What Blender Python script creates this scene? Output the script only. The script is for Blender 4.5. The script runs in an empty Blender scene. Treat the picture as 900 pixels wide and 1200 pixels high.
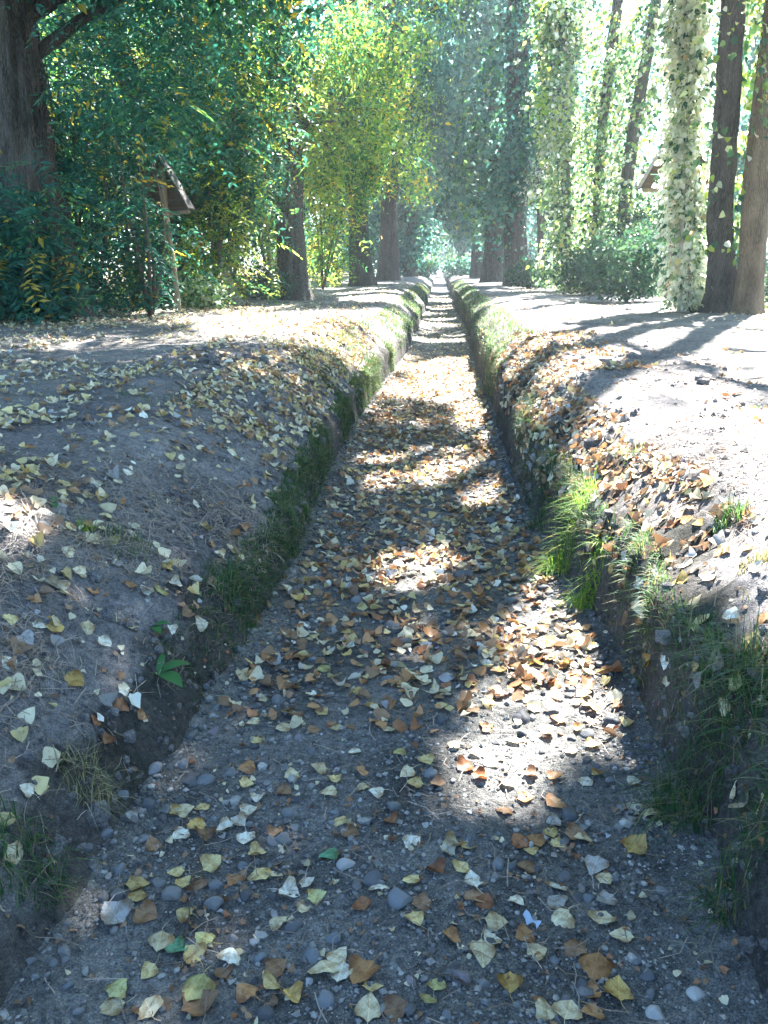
import bpy, math, random
import numpy as np
from mathutils import Vector

rng = np.random.default_rng(7)
random.seed(7)
SC = bpy.context.scene
COL = SC.collection
R = math.radians

# ------------------------------------------------------------------ camera numbers
CAMZ, F = 1.55, 1000.0
PITCH, YAW = R(16.17), R(3.57)
fw = np.array([-math.sin(YAW) * math.cos(PITCH), math.cos(YAW) * math.cos(PITCH), -math.sin(PITCH)])
rt = np.array([math.cos(YAW), math.sin(YAW), 0.0])
up = np.cross(rt, fw)
C0 = np.array([0.0, 0.0, CAMZ])


def ray(u, v):
    return fw + rt * ((u - 450) / F) + up * ((600 - v) / F)


def pz(u, v, z):                      # point of a photo pixel on the level z
    d = ray(u, v)
    return C0 + d * ((z - CAMZ) / d[2])


def pd(u, v, y):                      # point of a photo pixel at the distance y along the ditch
    d = ray(u, v)
    return C0 + d * (y / d[1])


def proj(P):
    P = np.asarray(P, float) - C0
    dep = P @ fw
    dep = np.where(np.abs(dep) < 1e-6, 1e-6, dep)
    return 450 + F * (P @ rt) / dep, 600 - F * (P @ up) / dep, dep


# ------------------------------------------------------------------ noise
def _hash(ix, iy, seed):
    h = (ix.astype(np.int64) * 374761393 + iy.astype(np.int64) * 668265263 + seed * 1442695041) & 0x7fffffff
    h = ((h ^ (h >> 13)) * 1274126177) & 0x7fffffff
    return ((h ^ (h >> 16)) & 0xffff) / 65535.0


def vnoise(x, y, seed=0):
    x = np.asarray(x, float); y = np.asarray(y, float)
    ix, iy = np.floor(x), np.floor(y)
    fx, fy = x - ix, y - iy
    fx = fx * fx * (3 - 2 * fx); fy = fy * fy * (3 - 2 * fy)
    a = _hash(ix, iy, seed); b = _hash(ix + 1, iy, seed)
    c = _hash(ix, iy + 1, seed); d = _hash(ix + 1, iy + 1, seed)
    return (a * (1 - fx) + b * fx) * (1 - fy) + (c * (1 - fx) + d * fx) * fy


def fbm(x, y, seed=0, octs=4):
    s, a, t = 0, 0.5, 0
    for o in range(octs):
        s = s + a * vnoise(x * 2 ** o, y * 2 ** o, seed + o * 17); t += a; a *= .5
    return s / t - .5


# ------------------------------------------------------------------ terrain
LE = [pz(u, v, 0) for u, v in ((20, 1185), (75, 1090), (150, 960), (215, 870), (290, 765), (345, 655), (385, 560), (415, 500), (455, 447), (478, 415), (490, 385), (499, 360))]
RE = [pz(u, v, 0) for u, v in ((885, 1195), (835, 1010), (775, 880), (722, 770), (690, 720), (640, 650), (604, 575), (580, 500), (566, 450), (553, 415), (543, 385), (532, 355))]
LEy, LEx = np.array([p[1] for p in LE]), np.array([p[0] for p in LE])
REy, REx = np.array([p[1] for p in RE]), np.array([p[0] for p in RE])


def eL(y):
    return np.interp(y, LEy, LEx) + .22 * np.clip((y - 9) / 8, 0, 1) * fbm(y * .33, y * 0 + 5.1, 3, 2) + .05 * fbm(y * .9, y * 0 + 3.3, 5) + .06 * fbm(y * 3.1, y * 0 + 8.3, 6) + .05 * fbm(y * 9.1, y * 0 + 2.3, 16)


def eR(y):
    return np.interp(y, REy, REx) + .22 * np.clip((y - 9) / 8, 0, 1) * fbm(y * .33, y * 0 + 7.7, 4, 2) + .05 * fbm(y * .8, y * 0 + 13.3, 7) + .06 * fbm(y * 2.9, y * 0 + 18.3, 8) + .05 * fbm(y * 8.7, y * 0 + 7.3, 18)


LPd = np.array([0, .03, .08, .16, .40, .75, 1.15, 1.8, 40])
LPz = np.array([0, .10, .24, .33, .50, .66, .76, .80, .80])
RPd = np.array([0, .02, .05, .10, .24, .40, .62, 1.0, 40])
RPz = np.array([0, .13, .30, .44, .58, .70, .775, .80, .80])
RFz = np.array([0, .16, .38, .55, .68, .75, .79, .80, .80])


def zf(x, y):
    x = np.asarray(x, float); y = np.asarray(y, float)
    l, r = eL(y), eR(y)
    dl, dr = l - x, x - r
    wob = 1 + .5 * fbm(x * 1.2, y * 1.2, 31)
    far = np.clip((y - 5) / 3, 0, 1)
    nearl = np.clip((y - 2.3) / 1.3, 0, 1)
    zl = np.interp(np.maximum(dl, 0) * wob * (1 + .5 * far) * (.42 + .58 * np.maximum(nearl, np.clip(dl / .9, 0, 1))), LPd, LPz)
    zr = np.interp(np.maximum(dr, 0) * wob, RPd, RPz) * (1 - far) + np.interp(np.maximum(dr, 0) * wob, RPd, RFz) * far
    z = np.where(dl > 0, zl, np.where(dr > 0, zr, 0.0))
    out = np.maximum(np.maximum(dl, dr), 0)
    k = np.clip(out / .15, 0, 1)
    mid = np.clip(np.minimum(-dl, -dr) / .35, 0, 1)
    z = z + (1 - k) * (.05 * (1 - mid) ** 2 + .035 * fbm(x * 2.2, y * 1.6, 41) + .02 * fbm(x * 9, y * 9, 43, 3) + .010 * fbm(x * 33, y * 33, 45, 2))
    z = z + k * (.10 * fbm(x * .7, y * .5, 51) + .06 * fbm(x * 3.0, y * 3.0, 53, 4) + .035 * fbm(x * 6.5, y * 6.5, 55, 3) * np.exp(-((out - .2) / .35) ** 2) + .02 * fbm(x * 11, y * 11, 57, 3) + .012 * fbm(x * 37, y * 37, 59, 2))
    # rain-cut gullies and crumbled ledges on the slopes
    z = z + k * np.exp(-((out - .42) / .34) ** 2) * (.06 * fbm(y * 6.5 + .6 * out, out * 1.6, 64, 3) + .03 * np.abs(fbm(x * 8, y * 8, 66, 3)) * 2)
    # wheel-worn hollow of the tracks on either side
    z = z - .04 * np.exp(-((out - 2.9) / .7) ** 2) * k
    # a clod of leaf-covered bank bulging into the ditch on one side
    z = z + .06 * np.exp(-((y - 8.3) / 1.0) ** 2 - ((x - .9) / .35) ** 2)
    return z


def znorm(x, y, e=.03):
    gx = (zf(x + e, y) - zf(x - e, y)) / (2 * e); gy = (zf(x, y + e) - zf(x, y - e)) / (2 * e)
    n = np.stack([-gx, -gy, np.ones_like(gx)], -1)
    return n / np.linalg.norm(n, axis=-1, keepdims=True)


def lipshift(x, y):                   # the lip is undercut: it leans out over the foot of the wall
    x = np.asarray(x, float); y = np.asarray(y, float)
    dl, dr = eL(y) - x, x - eR(y)
    d = np.maximum(dl, dr); sg = np.where(dl > dr, 1.0, -1.0)
    amt = (.025 + .13 * fbm(y * 1.7, sg * 4.1, 61, 3) + .10 * fbm(y * 7, sg * 3.1 + x * 3, 63, 3)) * np.clip((d - .025) / .06, 0, 1) * np.exp(-(np.maximum(d - .10, 0) / .13) ** 2)
    amt = amt * np.where(sg > 0, np.clip((y - 2.6) / 1.4, 0, 1), 1)
    return sg * np.maximum(amt, -.02)


def place(x, y, dz=0.):
    return np.stack([x + lipshift(x, y), y, zf(x, y) + dz], -1)


def hit(u, v):
    uu, vv = u, v
    for _ in range(4):
        p = hit0(uu, vv)
        q = p.copy(); q[0] += float(lipshift(p[0], p[1]))
        pu, pv, _d = proj(q)
        uu += u - float(pu); vv += v - float(pv)
    return q


def hit0(u, v):                       # photo pixel -> point on the terrain
    d = ray(u, v)
    t = np.geomspace(.6, 60, 420)
    for _ in range(2):
        p = C0[None] + d[None] * t[:, None]
        below = np.nonzero(p[:, 2] < zf(p[:, 0], p[:, 1]))[0]
        i = max(below[0], 1) if len(below) else len(t) - 1
        t = np.linspace(t[i - 1], t[i], 24)
    q = p[i].copy(); q[2] = float(zf(q[0], q[1]))
    return q


# ------------------------------------------------------------------ light direction and the sunny patches on the ground
SUN_AZ, SUN_EL = R(24), R(52)         # azimuth measured from the ditch's axis towards +X
S = np.array([math.sin(SUN_AZ) * math.cos(SUN_EL), math.cos(SUN_AZ) * math.cos(SUN_EL), math.sin(SUN_EL)])


def inpoly(x, y, poly):
    c = np.zeros(x.shape, bool)
    n = len(poly)
    for i in range(n):
        x1, y1 = poly[i][:2]; x2, y2 = poly[i - 1][:2]
        if y1 == y2: continue
        c ^= ((y1 > y) != (y2 > y)) & (x < (x2 - x1) * (y - y1) / (y2 - y1) + x1)
    return c


POLY0 = [[pz(u, v, .02) + S * (.38 / S[2]) for u, v in q] for q in (
    [(540, 950), (570, 850), (605, 775), (650, 725), (690, 690), (715, 700), (735, 770), (720, 810), (680, 860), (625, 900), (580, 960)],
    [(470, 748), (560, 742), (600, 720), (480, 715)],
    [(470, 460), (566, 478), (556, 420), (505, 425)],
    [(735, 1190), (770, 1140), (830, 1135), (850, 1190)],
    [(510, 570), (590, 560), (580, 540), (505, 535)],
    [(620, 655), (690, 650), (715, 735), (660, 735)], [(420, 520), (600, 530), (640, 640), (600, 720), (480, 720), (430, 620)])]
POLY1 = [[pz(u, v, .76) - S * (.36 / S[2]) for u, v in q] for q in (
    [(235, 382), (300, 379), (305, 392), (240, 395)], [(300, 372), (380, 366), (385, 374), (310, 380)],
    [(400, 345), (470, 340), (470, 350), (400, 355)], [(440, 360), (475, 352), (480, 372), (450, 380)],
    [(-30, 545), (28, 560), (28, 590), (-30, 605)])]
RPOLY = [pz(u, v, .78) - S * (.38 / S[2]) for u, v in ((560, 385), (580, 352), (660, 338), (760, 343), (900, 352), (1150, 360), (1400, 470), (1500, 700), (1020, 680), (900, 598), (800, 560), (700, 560), (672, 510), (690, 470), (640, 425), (575, 400))]
BANDS = [[pz(u, v, .78) - S * (.38 / S[2]) for u, v in q] for q in (((590, 388), (650, 392), (720, 400), (800, 425), (860, 448), (940, 475)), ((700, 372), (800, 378), (900, 388)))]


_iv = pd(806, 300, 15.2)
IVY = ((_iv[0] - S[0] / S[2] * .3, _iv[1] - S[1] / S[2] * .3), (_iv[0] - S[0] / S[2] * 6, _iv[1] - S[1] / S[2] * 6))


def lit(x, y):
    x = np.asarray(x, float); y = np.asarray(y, float)
    wx = x + .25 * fbm(x * 2.3, y * 2.3, 71); wy = y + .35 * fbm(x * 2.1, y * 2.1, 73)
    m = inpoly(wx, wy, RPOLY)
    for b in BANDS:
        for (p, q) in zip(b[:-1], b[1:]):
            d = q[:2] - p[:2]; L2 = d @ d
            t = np.clip(((x - p[0]) * d[0] + (y - p[1]) * d[1]) / L2, 0, 1)
            m &= np.hypot(x - p[0] - t * d[0], y - p[1] - t * d[1]) > .10 + .08 * vnoise(x * 2, y * 2, 5)
    m &= ~((vnoise(x * 1.1, y * 1.1, 77) > .82) & (x > 1.6))
    for P in POLY0[:3] + POLY0[3:]:
        m |= inpoly(wx, wy, P) if P is POLY0[2] else inpoly(wx, wy, P) & (vnoise(x * 4.5, y * 3.2, 279) > .70) if P is POLY0[6] else inpoly(wx, wy, P) & (vnoise(x * 3.6, y * 3.0, 79) * .55 + vnoise(x * 10, y * 8, 179) * .45 > .45)
    for P in POLY1:
        m |= inpoly(wx, wy, P)
    far = (vnoise(x * .55 + 3, y * .8, 81) * .6 + vnoise(x * 1.9, y * 1.6, 83) * .4)
    m |= (y > 11.5) & (far > np.interp(y, [11, 20, 60], [.64, .60, .52]) + .09 * (x < -.9))
    m &= (y < 46) & (x > -5) & (x < 9)
    d = np.array(IVY[1]) - np.array(IVY[0]); L2 = d @ d
    t = ((x - IVY[0][0]) * d[0] + (y - IVY[0][1]) * d[1]) / L2
    m |= (t > 0) & (t < 1) & (np.abs((x - IVY[0][0]) * d[1] - (y - IVY[0][1]) * d[0]) / math.sqrt(L2) < .55)
    return m


def sunfoot(P, z0=.4):
    k = (P[..., 2] - z0) / S[2]
    return P[..., 0] - S[0] * k, P[..., 1] - S[1] * k


# ------------------------------------------------------------------ mesh helpers
def link(o, parent=None):
    COL.objects.link(o)
    if parent is not None: o.parent = parent
    return o


def mesh_np(name, V, Fq, mat=None, parent=None, smooth=True, mi=None, loc=None):
    """V (n,3); Fq (m,k) of one k, or a list of such arrays."""
    if not isinstance(Fq, list): Fq = [Fq]
    Fq = [np.asarray(f, np.int32) for f in Fq if len(f)]
    me = bpy.data.meshes.new(name)
    V = np.asarray(V, np.float32)
    if loc is not None: V = V - np.asarray(loc, np.float32)
    me.vertices.add(len(V)); me.vertices.foreach_set('co', V.ravel())
    nl = sum(f.size for f in Fq); npoly = sum(len(f) for f in Fq)
    me.loops.add(nl); me.polygons.add(npoly)
    me.loops.foreach_set('vertex_index', np.concatenate([f.ravel() for f in Fq]))
    tot = np.concatenate([np.full(len(f), f.shape[1], np.int32) for f in Fq])
    st = np.concatenate([[0], np.cumsum(tot)[:-1]]).astype(np.int32)
    me.polygons.foreach_set('loop_start', st)
    me.polygons.foreach_set('loop_total', tot)
    if mi is not None: me.polygons.foreach_set('material_index', np.asarray(mi, np.int32))
    me.polygons.foreach_set('use_smooth', np.full(npoly, smooth))
    for m in (mat if isinstance(mat, (list, tuple)) else [mat]):
        if m: me.materials.append(m)
    me.update(calc_edges=True)
    o = bpy.data.objects.new(name, me)
    if loc is not None and parent is None: o.location = loc
    return link(o, parent)


def tag(o, label, cat, group=None, kind=None):
    o['label'] = label; o['category'] = cat
    if group: o['group'] = group
    if kind: o['kind'] = kind
    return o


def empty(name, loc):
    o = bpy.data.objects.new(name, None); o.empty_display_size = .3; o.location = loc
    return link(o)


def bmjoin(parts):
    """join (V,F) pieces (F all of the same k) into one V, F"""
    Vs, Fs, n = [], [], 0
    for V, Fq in parts:
        Vs.append(V); Fs.append(np.asarray(Fq) + n); n += len(V)
    return np.concatenate(Vs), np.concatenate(Fs)


def tube(pts, rad, seg=10, bark=0., seed=0, ridges=9, cap=True):
    pts = np.asarray(pts, float); rad = np.asarray(rad, float); n = len(pts)
    T = np.gradient(pts, axis=0); T /= np.linalg.norm(T, axis=1, keepdims=True) + 1e-9
    a = np.array([1.0, 0, 0]) if abs(T[0][0]) < .8 else np.array([0, 1.0, 0])
    U = np.cross(T, a); U /= np.linalg.norm(U, axis=1, keepdims=True); W = np.cross(T, U)
    th = np.linspace(0, 2 * math.pi, seg, endpoint=False)
    rr = np.repeat(rad[:, None], seg, 1)
    if bark:
        s = np.concatenate([[0], np.cumsum(np.linalg.norm(np.diff(pts, axis=0), axis=1))])
        tt, ss = np.meshgrid(th, s)
        rid = np.abs(fbm(np.cos(tt) * ridges / 2 + 5 + .25 * np.sin(ss * 2.3), np.sin(tt) * ridges / 2 + ss * .8, seed, 3)) * 2
        flute = fbm(np.cos(tt) * 1.3 + 9, np.sin(tt) * 1.3 + ss * .35, seed + 5, 2)
        rr = rr * (1 + bark * (rid - .4) + .5 * flute * (bark > .01))
    V = pts[:, None] + U[:, None] * (np.cos(th)[None, :, None] * rr[..., None]) + W[:, None] * (np.sin(th)[None, :, None] * rr[..., None])
    V = V.reshape(-1, 3)
    i = np.arange(n - 1)[:, None] * seg; j = np.arange(seg)[None]
    k = (j + 1) % seg
    Fq = np.stack([i + j, i + k, i + seg + k, i + seg + j], -1).reshape(-1, 4)
    return V, Fq


def resample(pts, n):
    pts = np.asarray(pts, float)
    s = np.concatenate([[0], np.cumsum(np.linalg.norm(np.diff(pts, axis=0), axis=1))])
    q = np.linspace(0, s[-1], n)
    return np.stack([np.interp(q, s, pts[:, k]) for k in range(3)], -1), q / s[-1]


# ------------------------------------------------------------------ materials
def mat_new(name):
    m = bpy.data.materials.new(name); m.use_nodes = True
    nt = m.node_tree
    b = nt.nodes['Principled BSDF']
    return m, nt, b


def N(nt, typ, **kw):
    n = nt.nodes.new(typ)
    for k, v in kw.items(): setattr(n, k, v)
    return n


def ramp(nt, stops, src, interp='LINEAR'):
    r = N(nt, 'ShaderNodeValToRGB'); r.color_ramp.interpolation = interp
    el = r.color_ramp.elements
    while len(el) < len(stops): el.new(.5)
    for e, (p, c) in zip(el, stops): e.position = p; e.color = (*c, 1)
    nt.links.new(src, r.inputs[0])
    return r


def noise_node(nt, scale, detail=6, rough=.6, vec=None, dist=0):
    n = N(nt, 'ShaderNodeTexNoise'); n.inputs['Scale'].default_value = scale
    n.inputs['Detail'].default_value = detail; n.inputs['Roughness'].default_value = rough
    n.inputs['Distortion'].default_value = dist
    if vec: nt.links.new(vec, n.inputs['Vector'])
    return n


def mix(nt, fac, a, b, mode='MIX'):
    m = N(nt, 'ShaderNodeMix', data_type='RGBA', blend_type=mode)
    if isinstance(fac, (int, float)): m.inputs[0].default_value = fac
    else: nt.links.new(fac, m.inputs[0])
    for s, i in ((a, 6), (b, 7)):
        if isinstance(s, tuple): m.inputs[i].default_value = (*s, 1)
        else: nt.links.new(s, m.inputs[i])
    return m.outputs[2]


def bump(nt, b, h, strength=.6, dist=.02):
    n = N(nt, 'ShaderNodeBump'); n.inputs['Strength'].default_value = strength; n.inputs['Distance'].default_value = dist
    nt.links.new(h, n.inputs['Height']); nt.links.new(n.outputs[0], b.inputs['Normal'])
    return n


def soil_mat(name, dark, mid, light, grit=.5, rough=.95, big=1.3, damp_shade=None):
    m, nt, b = mat_new(name)
    tc = N(nt, 'ShaderNodeNewGeometry').outputs['Position']
    n1 = noise_node(nt, big, 8, .65, tc, .4); n2 = noise_node(nt, 38, 8, .7, tc); n3 = noise_node(nt, 210, 3, .6, tc)
    c1 = ramp(nt, [(.30, dark), (.5, mid), (.72, light)], n1.outputs[0]).outputs[0]
    if damp_shade:  # moss and wall shade blended into the earth colour
        at = N(nt, 'ShaderNodeAttribute', attribute_name='damp_shade')
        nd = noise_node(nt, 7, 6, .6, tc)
        c1 = mix(nt, at.outputs['Fac'], c1, ramp(nt, [(.35, damp_shade[0]), (.6, damp_shade[1])], nd.outputs[0]).outputs[0])
    c2 = ramp(nt, [(.3, (.36, .36, .37)), (.5, (1, 1, 1)), (.70, (1.6, 1.57, 1.5))], n2.outputs[0]).outputs[0]
    c = mix(nt, 1, c1, c2, 'MULTIPLY')
    c3 = ramp(nt, [(.36, (.5, .5, .5)), (.5, (1, 1, 1)), (.68, (1.5, 1.5, 1.5))], n3.outputs[0]).outputs[0]
    c = mix(nt, grit, c, mix(nt, 1, c, c3, 'MULTIPLY'))
    nt.links.new(c, b.inputs['Base Color']); b.inputs['Roughness'].default_value = rough
    b.inputs['Specular IOR Level'].default_value = .2
    ad = N(nt, 'ShaderNodeMath', operation='MULTIPLY_ADD'); ad.inputs[1].default_value = .45
    nt.links.new(n3.outputs[0], ad.inputs[0]); nt.links.new(n2.outputs[0], ad.inputs[2])
    bump(nt, b, ad.outputs[0], 1, .034)
    return m


M_bed = soil_mat('gravelly silt', (.075, .074, .070), (.17, .166, .156), (.30, .293, .275), .9, big=2.4)
M_bank = soil_mat('bare earth', (.11, .10, .098), (.20, .185, .18), (.31, .29, .28), .75, damp_shade=((.018, .022, .014), (.055, .05, .038)))
M_path = soil_mat('trodden earth', (.13, .118, .108), (.21, .195, .18), (.31, .29, .265), .6)
M_ground = soil_mat('woodland floor', (.10, .085, .05), (.17, .145, .09), (.23, .20, .12), .5)


def leaf_mat(name, stops, trans=.45, tcol=1.5, rough=.45, spec=.35, tb=.6):
    m, nt, b = mat_new(name)
    g = N(nt, 'ShaderNodeNewGeometry')
    c = ramp(nt, stops, g.outputs['Random Per Island']).outputs[0]
    nt.links.new(c, b.inputs['Base Color']); b.inputs['Roughness'].default_value = rough
    b.inputs['Specular IOR Level'].default_value = spec
    t = N(nt, 'ShaderNodeBsdfTranslucent')
    bc = mix(nt, 1, c, (tcol, tcol * 1.0, tcol * tb), 'MULTIPLY'); nt.links.new(bc, t.inputs[0])
    mx = N(nt, 'ShaderNodeMixShader'); mx.inputs[0].default_value = trans
    nt.links.new(b.outputs[0], mx.inputs[1]); nt.links.new(t.outputs[0], mx.inputs[2])
    nt.links.new(mx.outputs[0], nt.nodes['Material Output'].inputs[0])
    return m


ML_frond = leaf_mat('teal green frond', [(0, (.015, .085, .075)), (.5, (.028, .13, .10)), (1, (.05, .17, .11))], .5, 1.5, tb=.8)
ML_green = leaf_mat('green leaf', [(0, (.03, .115, .06)), (.5, (.06, .18, .075)), (.9, (.13, .25, .08)), (1, (.30, .32, .09))], .58, 1.9)
ML_yellow = leaf_mat('yellow leaf', [(0, (.30, .27, .05)), (.5, (.48, .36, .06)), (1, (.56, .40, .08))], .5, 1.5)
ML_lime = leaf_mat('yellow green leaf', [(0, (.12, .22, .05)), (.5, (.22, .32, .07)), (1, (.36, .38, .09))], .6, 1.9)
ML_deep = leaf_mat('deep green leaf', [(0, (.012, .06, .045)), (1, (.03, .10, .06))], .35, 1.4)
ML_poplar = leaf_mat('yellowing poplar leaf', [(0, (.06, .15, .08)), (.45, (.13, .24, .12)), (.72, (.28, .36, .18)), (.92, (.50, .52, .34)), (1, (.56, .44, .20))], .6, 1.75, tb=.75)
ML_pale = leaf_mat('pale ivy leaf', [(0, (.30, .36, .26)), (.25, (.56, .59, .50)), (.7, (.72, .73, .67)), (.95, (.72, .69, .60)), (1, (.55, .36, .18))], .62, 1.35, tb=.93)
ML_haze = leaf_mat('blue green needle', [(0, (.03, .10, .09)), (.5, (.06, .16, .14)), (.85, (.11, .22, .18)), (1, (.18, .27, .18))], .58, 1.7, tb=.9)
MIXES = {ML_green.name: ([ML_green, ML_lime, ML_yellow, ML_deep], [.40, .34, .12, .14]), ML_frond.name: ([ML_frond, ML_green, ML_yellow, ML_deep], [.66, .08, .05, .21]),
         ML_poplar.name: ([ML_poplar, ML_pale, ML_lime, ML_deep], [.50, .20, .14, .16]), ML_haze.name: ([ML_haze, ML_green, ML_deep], [.68, .10, .22]), ML_pale.name: ([ML_pale, ML_poplar, ML_deep], [.80, .12, .08])}


def sprays(ids, mat):
    """one colour for most of each spray: material list and an index per leaf"""
    mats, p = MIXES.get(mat.name, ([mat], [1.0]))
    per = rng.choice(len(mats), int(ids.max()) + 1 if len(ids) else 1, p=p)
    mi = per[ids]
    k = rng.random(len(ids)) < .18
    mi[k] = rng.choice(len(mats), int(k.sum()), p=p)
    return mats, mi


ML_shrub = leaf_mat('dark shrub leaf', [(0, (.02, .065, .055)), (.6, (.04, .105, .075)), (1, (.10, .17, .08))], .35)
ML_grass = leaf_mat('grass blade', [(0, (.03, .085, .035)), (.5, (.05, .13, .045)), (.72, (.10, .18, .06)), (.8, (.20, .17, .09)), (1, (.30, .25, .16))], .4)
ML_grassdry = leaf_mat('dry grass blade', [(0, (.10, .13, .05)), (.4, (.24, .21, .11)), (1, (.42, .37, .24))], .3)
ML_grassbright = leaf_mat('bright grass blade', [(0, (.10, .22, .04)), (.6, (.17, .32, .05)), (.9, (.32, .40, .08)), (1, (.5, .45, .12))], .5)
ML_needle = leaf_mat('dry pine needle', [(0, (.13, .095, .075)), (.6, (.24, .185, .15)), (1, (.36, .30, .25))], .1)


def bark_mat(name, dark, light, sc=1.0):
    m, nt, b = mat_new(name)
    tc = N(nt, 'ShaderNodeTexCoord').outputs['Object']
    mp = N(nt, 'ShaderNodeMapping'); mp.inputs['Scale'].default_value = (9 * sc, 9 * sc, 1.6 * sc); nt.links.new(tc, mp.inputs[0])
    n1 = noise_node(nt, 1, 6, .65, mp.outputs[0], .8); n2 = noise_node(nt, 2.2 * sc, 5, .6, tc)
    v = N(nt, 'ShaderNodeTexVoronoi', feature='DISTANCE_TO_EDGE'); nt.links.new(mp.outputs[0], v.inputs['Vector'])
    hh = N(nt, 'ShaderNodeMath', operation='MULTIPLY_ADD'); hh.inputs[1].default_value = 1.2
    nt.links.new(v.outputs[0], hh.inputs[0]); nt.links.new(n1.outputs[0], hh.inputs[2])
    c = ramp(nt, [(.35, dark), (.75, light)], hh.outputs[0]).outputs[0]
    c2 = ramp(nt, [(.3, (.7, .68, .66)), (.7, (1.2, 1.2, 1.2))], n2.outputs[0]).outputs[0]
    nt.links.new(mix(nt, 1, c, c2, 'MULTIPLY'), b.inputs['Base Color'])
    b.inputs['Roughness'].default_value = .9; b.inputs['Specular IOR Level'].default_value = .2
    bump(nt, b, hh.outputs[0], 1, .04)
    return m


MB_dark = bark_mat('dark ridged bark', (.012, .011, .010), (.12, .108, .095))
MB_grey = bark_mat('grey bark', (.03, .028, .024), (.13, .122, .105))
MB_brown = bark_mat('brown bark', (.06, .042, .027), (.21, .155, .10))
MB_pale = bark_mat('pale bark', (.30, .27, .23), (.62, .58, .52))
MB_twig = bark_mat('twig', (.10, .08, .06), (.24, .20, .16), 3)
MB_wood = bark_mat('bleached wood', (.25, .22, .19), (.50, .46, .42), 2)


def wood_mat(name, dark, light, ax=(1, 1, 14)):
    m, nt, b = mat_new(name)
    tc = N(nt, 'ShaderNodeTexCoord').outputs['Object']
    mp = N(nt, 'ShaderNodeMapping'); mp.inputs['Scale'].default_value = ax; nt.links.new(tc, mp.inputs[0])
    n1 = noise_node(nt, 3, 6, .6, mp.outputs[0], .5)
    nt.links.new(ramp(nt, [(.3, dark), (.7, light)], n1.outputs[0]).outputs[0], b.inputs['Base Color'])
    b.inputs['Roughness'].default_value = .75
    bump(nt, b, n1.outputs[0], .4, .01)
    return m


MW_post = wood_mat('round post timber', (.14, .10, .065), (.30, .23, .15), (9, 9, .8))
MW_board = wood_mat('weathered board', (.06, .042, .03), (.15, .105, .07), (.8, 6, 9))
MW_roof = wood_mat('roof board', (.045, .036, .03), (.11, .09, .072), (6, .8, 6))


def stone_mat(name, stops):
    m, nt, b = mat_new(name)
    g = N(nt, 'ShaderNodeNewGeometry'); oi = N(nt, 'ShaderNodeObjectInfo')
    tc = N(nt, 'ShaderNodeTexCoord').outputs['Object']
    ad = N(nt, 'ShaderNodeMath', operation='ADD'); nt.links.new(g.outputs['Random Per Island'], ad.inputs[0]); nt.links.new(oi.outputs['Random'], ad.inputs[1])
    fr = N(nt, 'ShaderNodeMath', operation='FRACT'); nt.links.new(ad.outputs[0], fr.inputs[0])
    c = ramp(nt, stops, fr.outputs[0]).outputs[0]
    n = noise_node(nt, 60, 6, .65, tc); n2 = noise_node(nt, 18, 4, .6, tc)
    c2 = ramp(nt, [(.3, (.72, .72, .74)), (.7, (1.25, 1.23, 1.2))], n.outputs[0]).outputs[0]
    c3 = ramp(nt, [(.35, (.8, .8, .82)), (.65, (1.1, 1.1, 1.1))], n2.outputs[0]).outputs[0]
    nt.links.new(mix(nt, 1, mix(nt, 1, c, c2, 'MULTIPLY'), c3, 'MULTIPLY'), b.inputs['Base Color'])
    b.inputs['Roughness'].default_value = .75; b.inputs['Specular IOR Level'].default_value = .35
    bump(nt, b, n.outputs[0], .35, .004)
    return m


MS = {'grey': stone_mat('grey river stone', [(0, (.12, .122, .122)), (1, (.19, .19, .187))]),
      'dark': stone_mat('dark river stone', [(0, (.065, .067, .07)), (1, (.11, .112, .118))]),
      'blue-grey': stone_mat('blue grey river stone', [(0, (.12, .132, .142)), (1, (.165, .178, .188))]),
      'pale': stone_mat('pale river stone', [(0, (.27, .265, .255)), (1, (.38, .37, .35))]),
      'mauve': stone_mat('mauve river stone', [(0, (.17, .145, .155)), (1, (.21, .18, .19))])}
MS_gravel = stone_mat('gravel', [(0, (.06, .06, .06)), (.4, (.13, .128, .124)), (.8, (.22, .215, .20)), (.95, (.34, .33, .30)), (1, (.24, .19, .15))])


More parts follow.
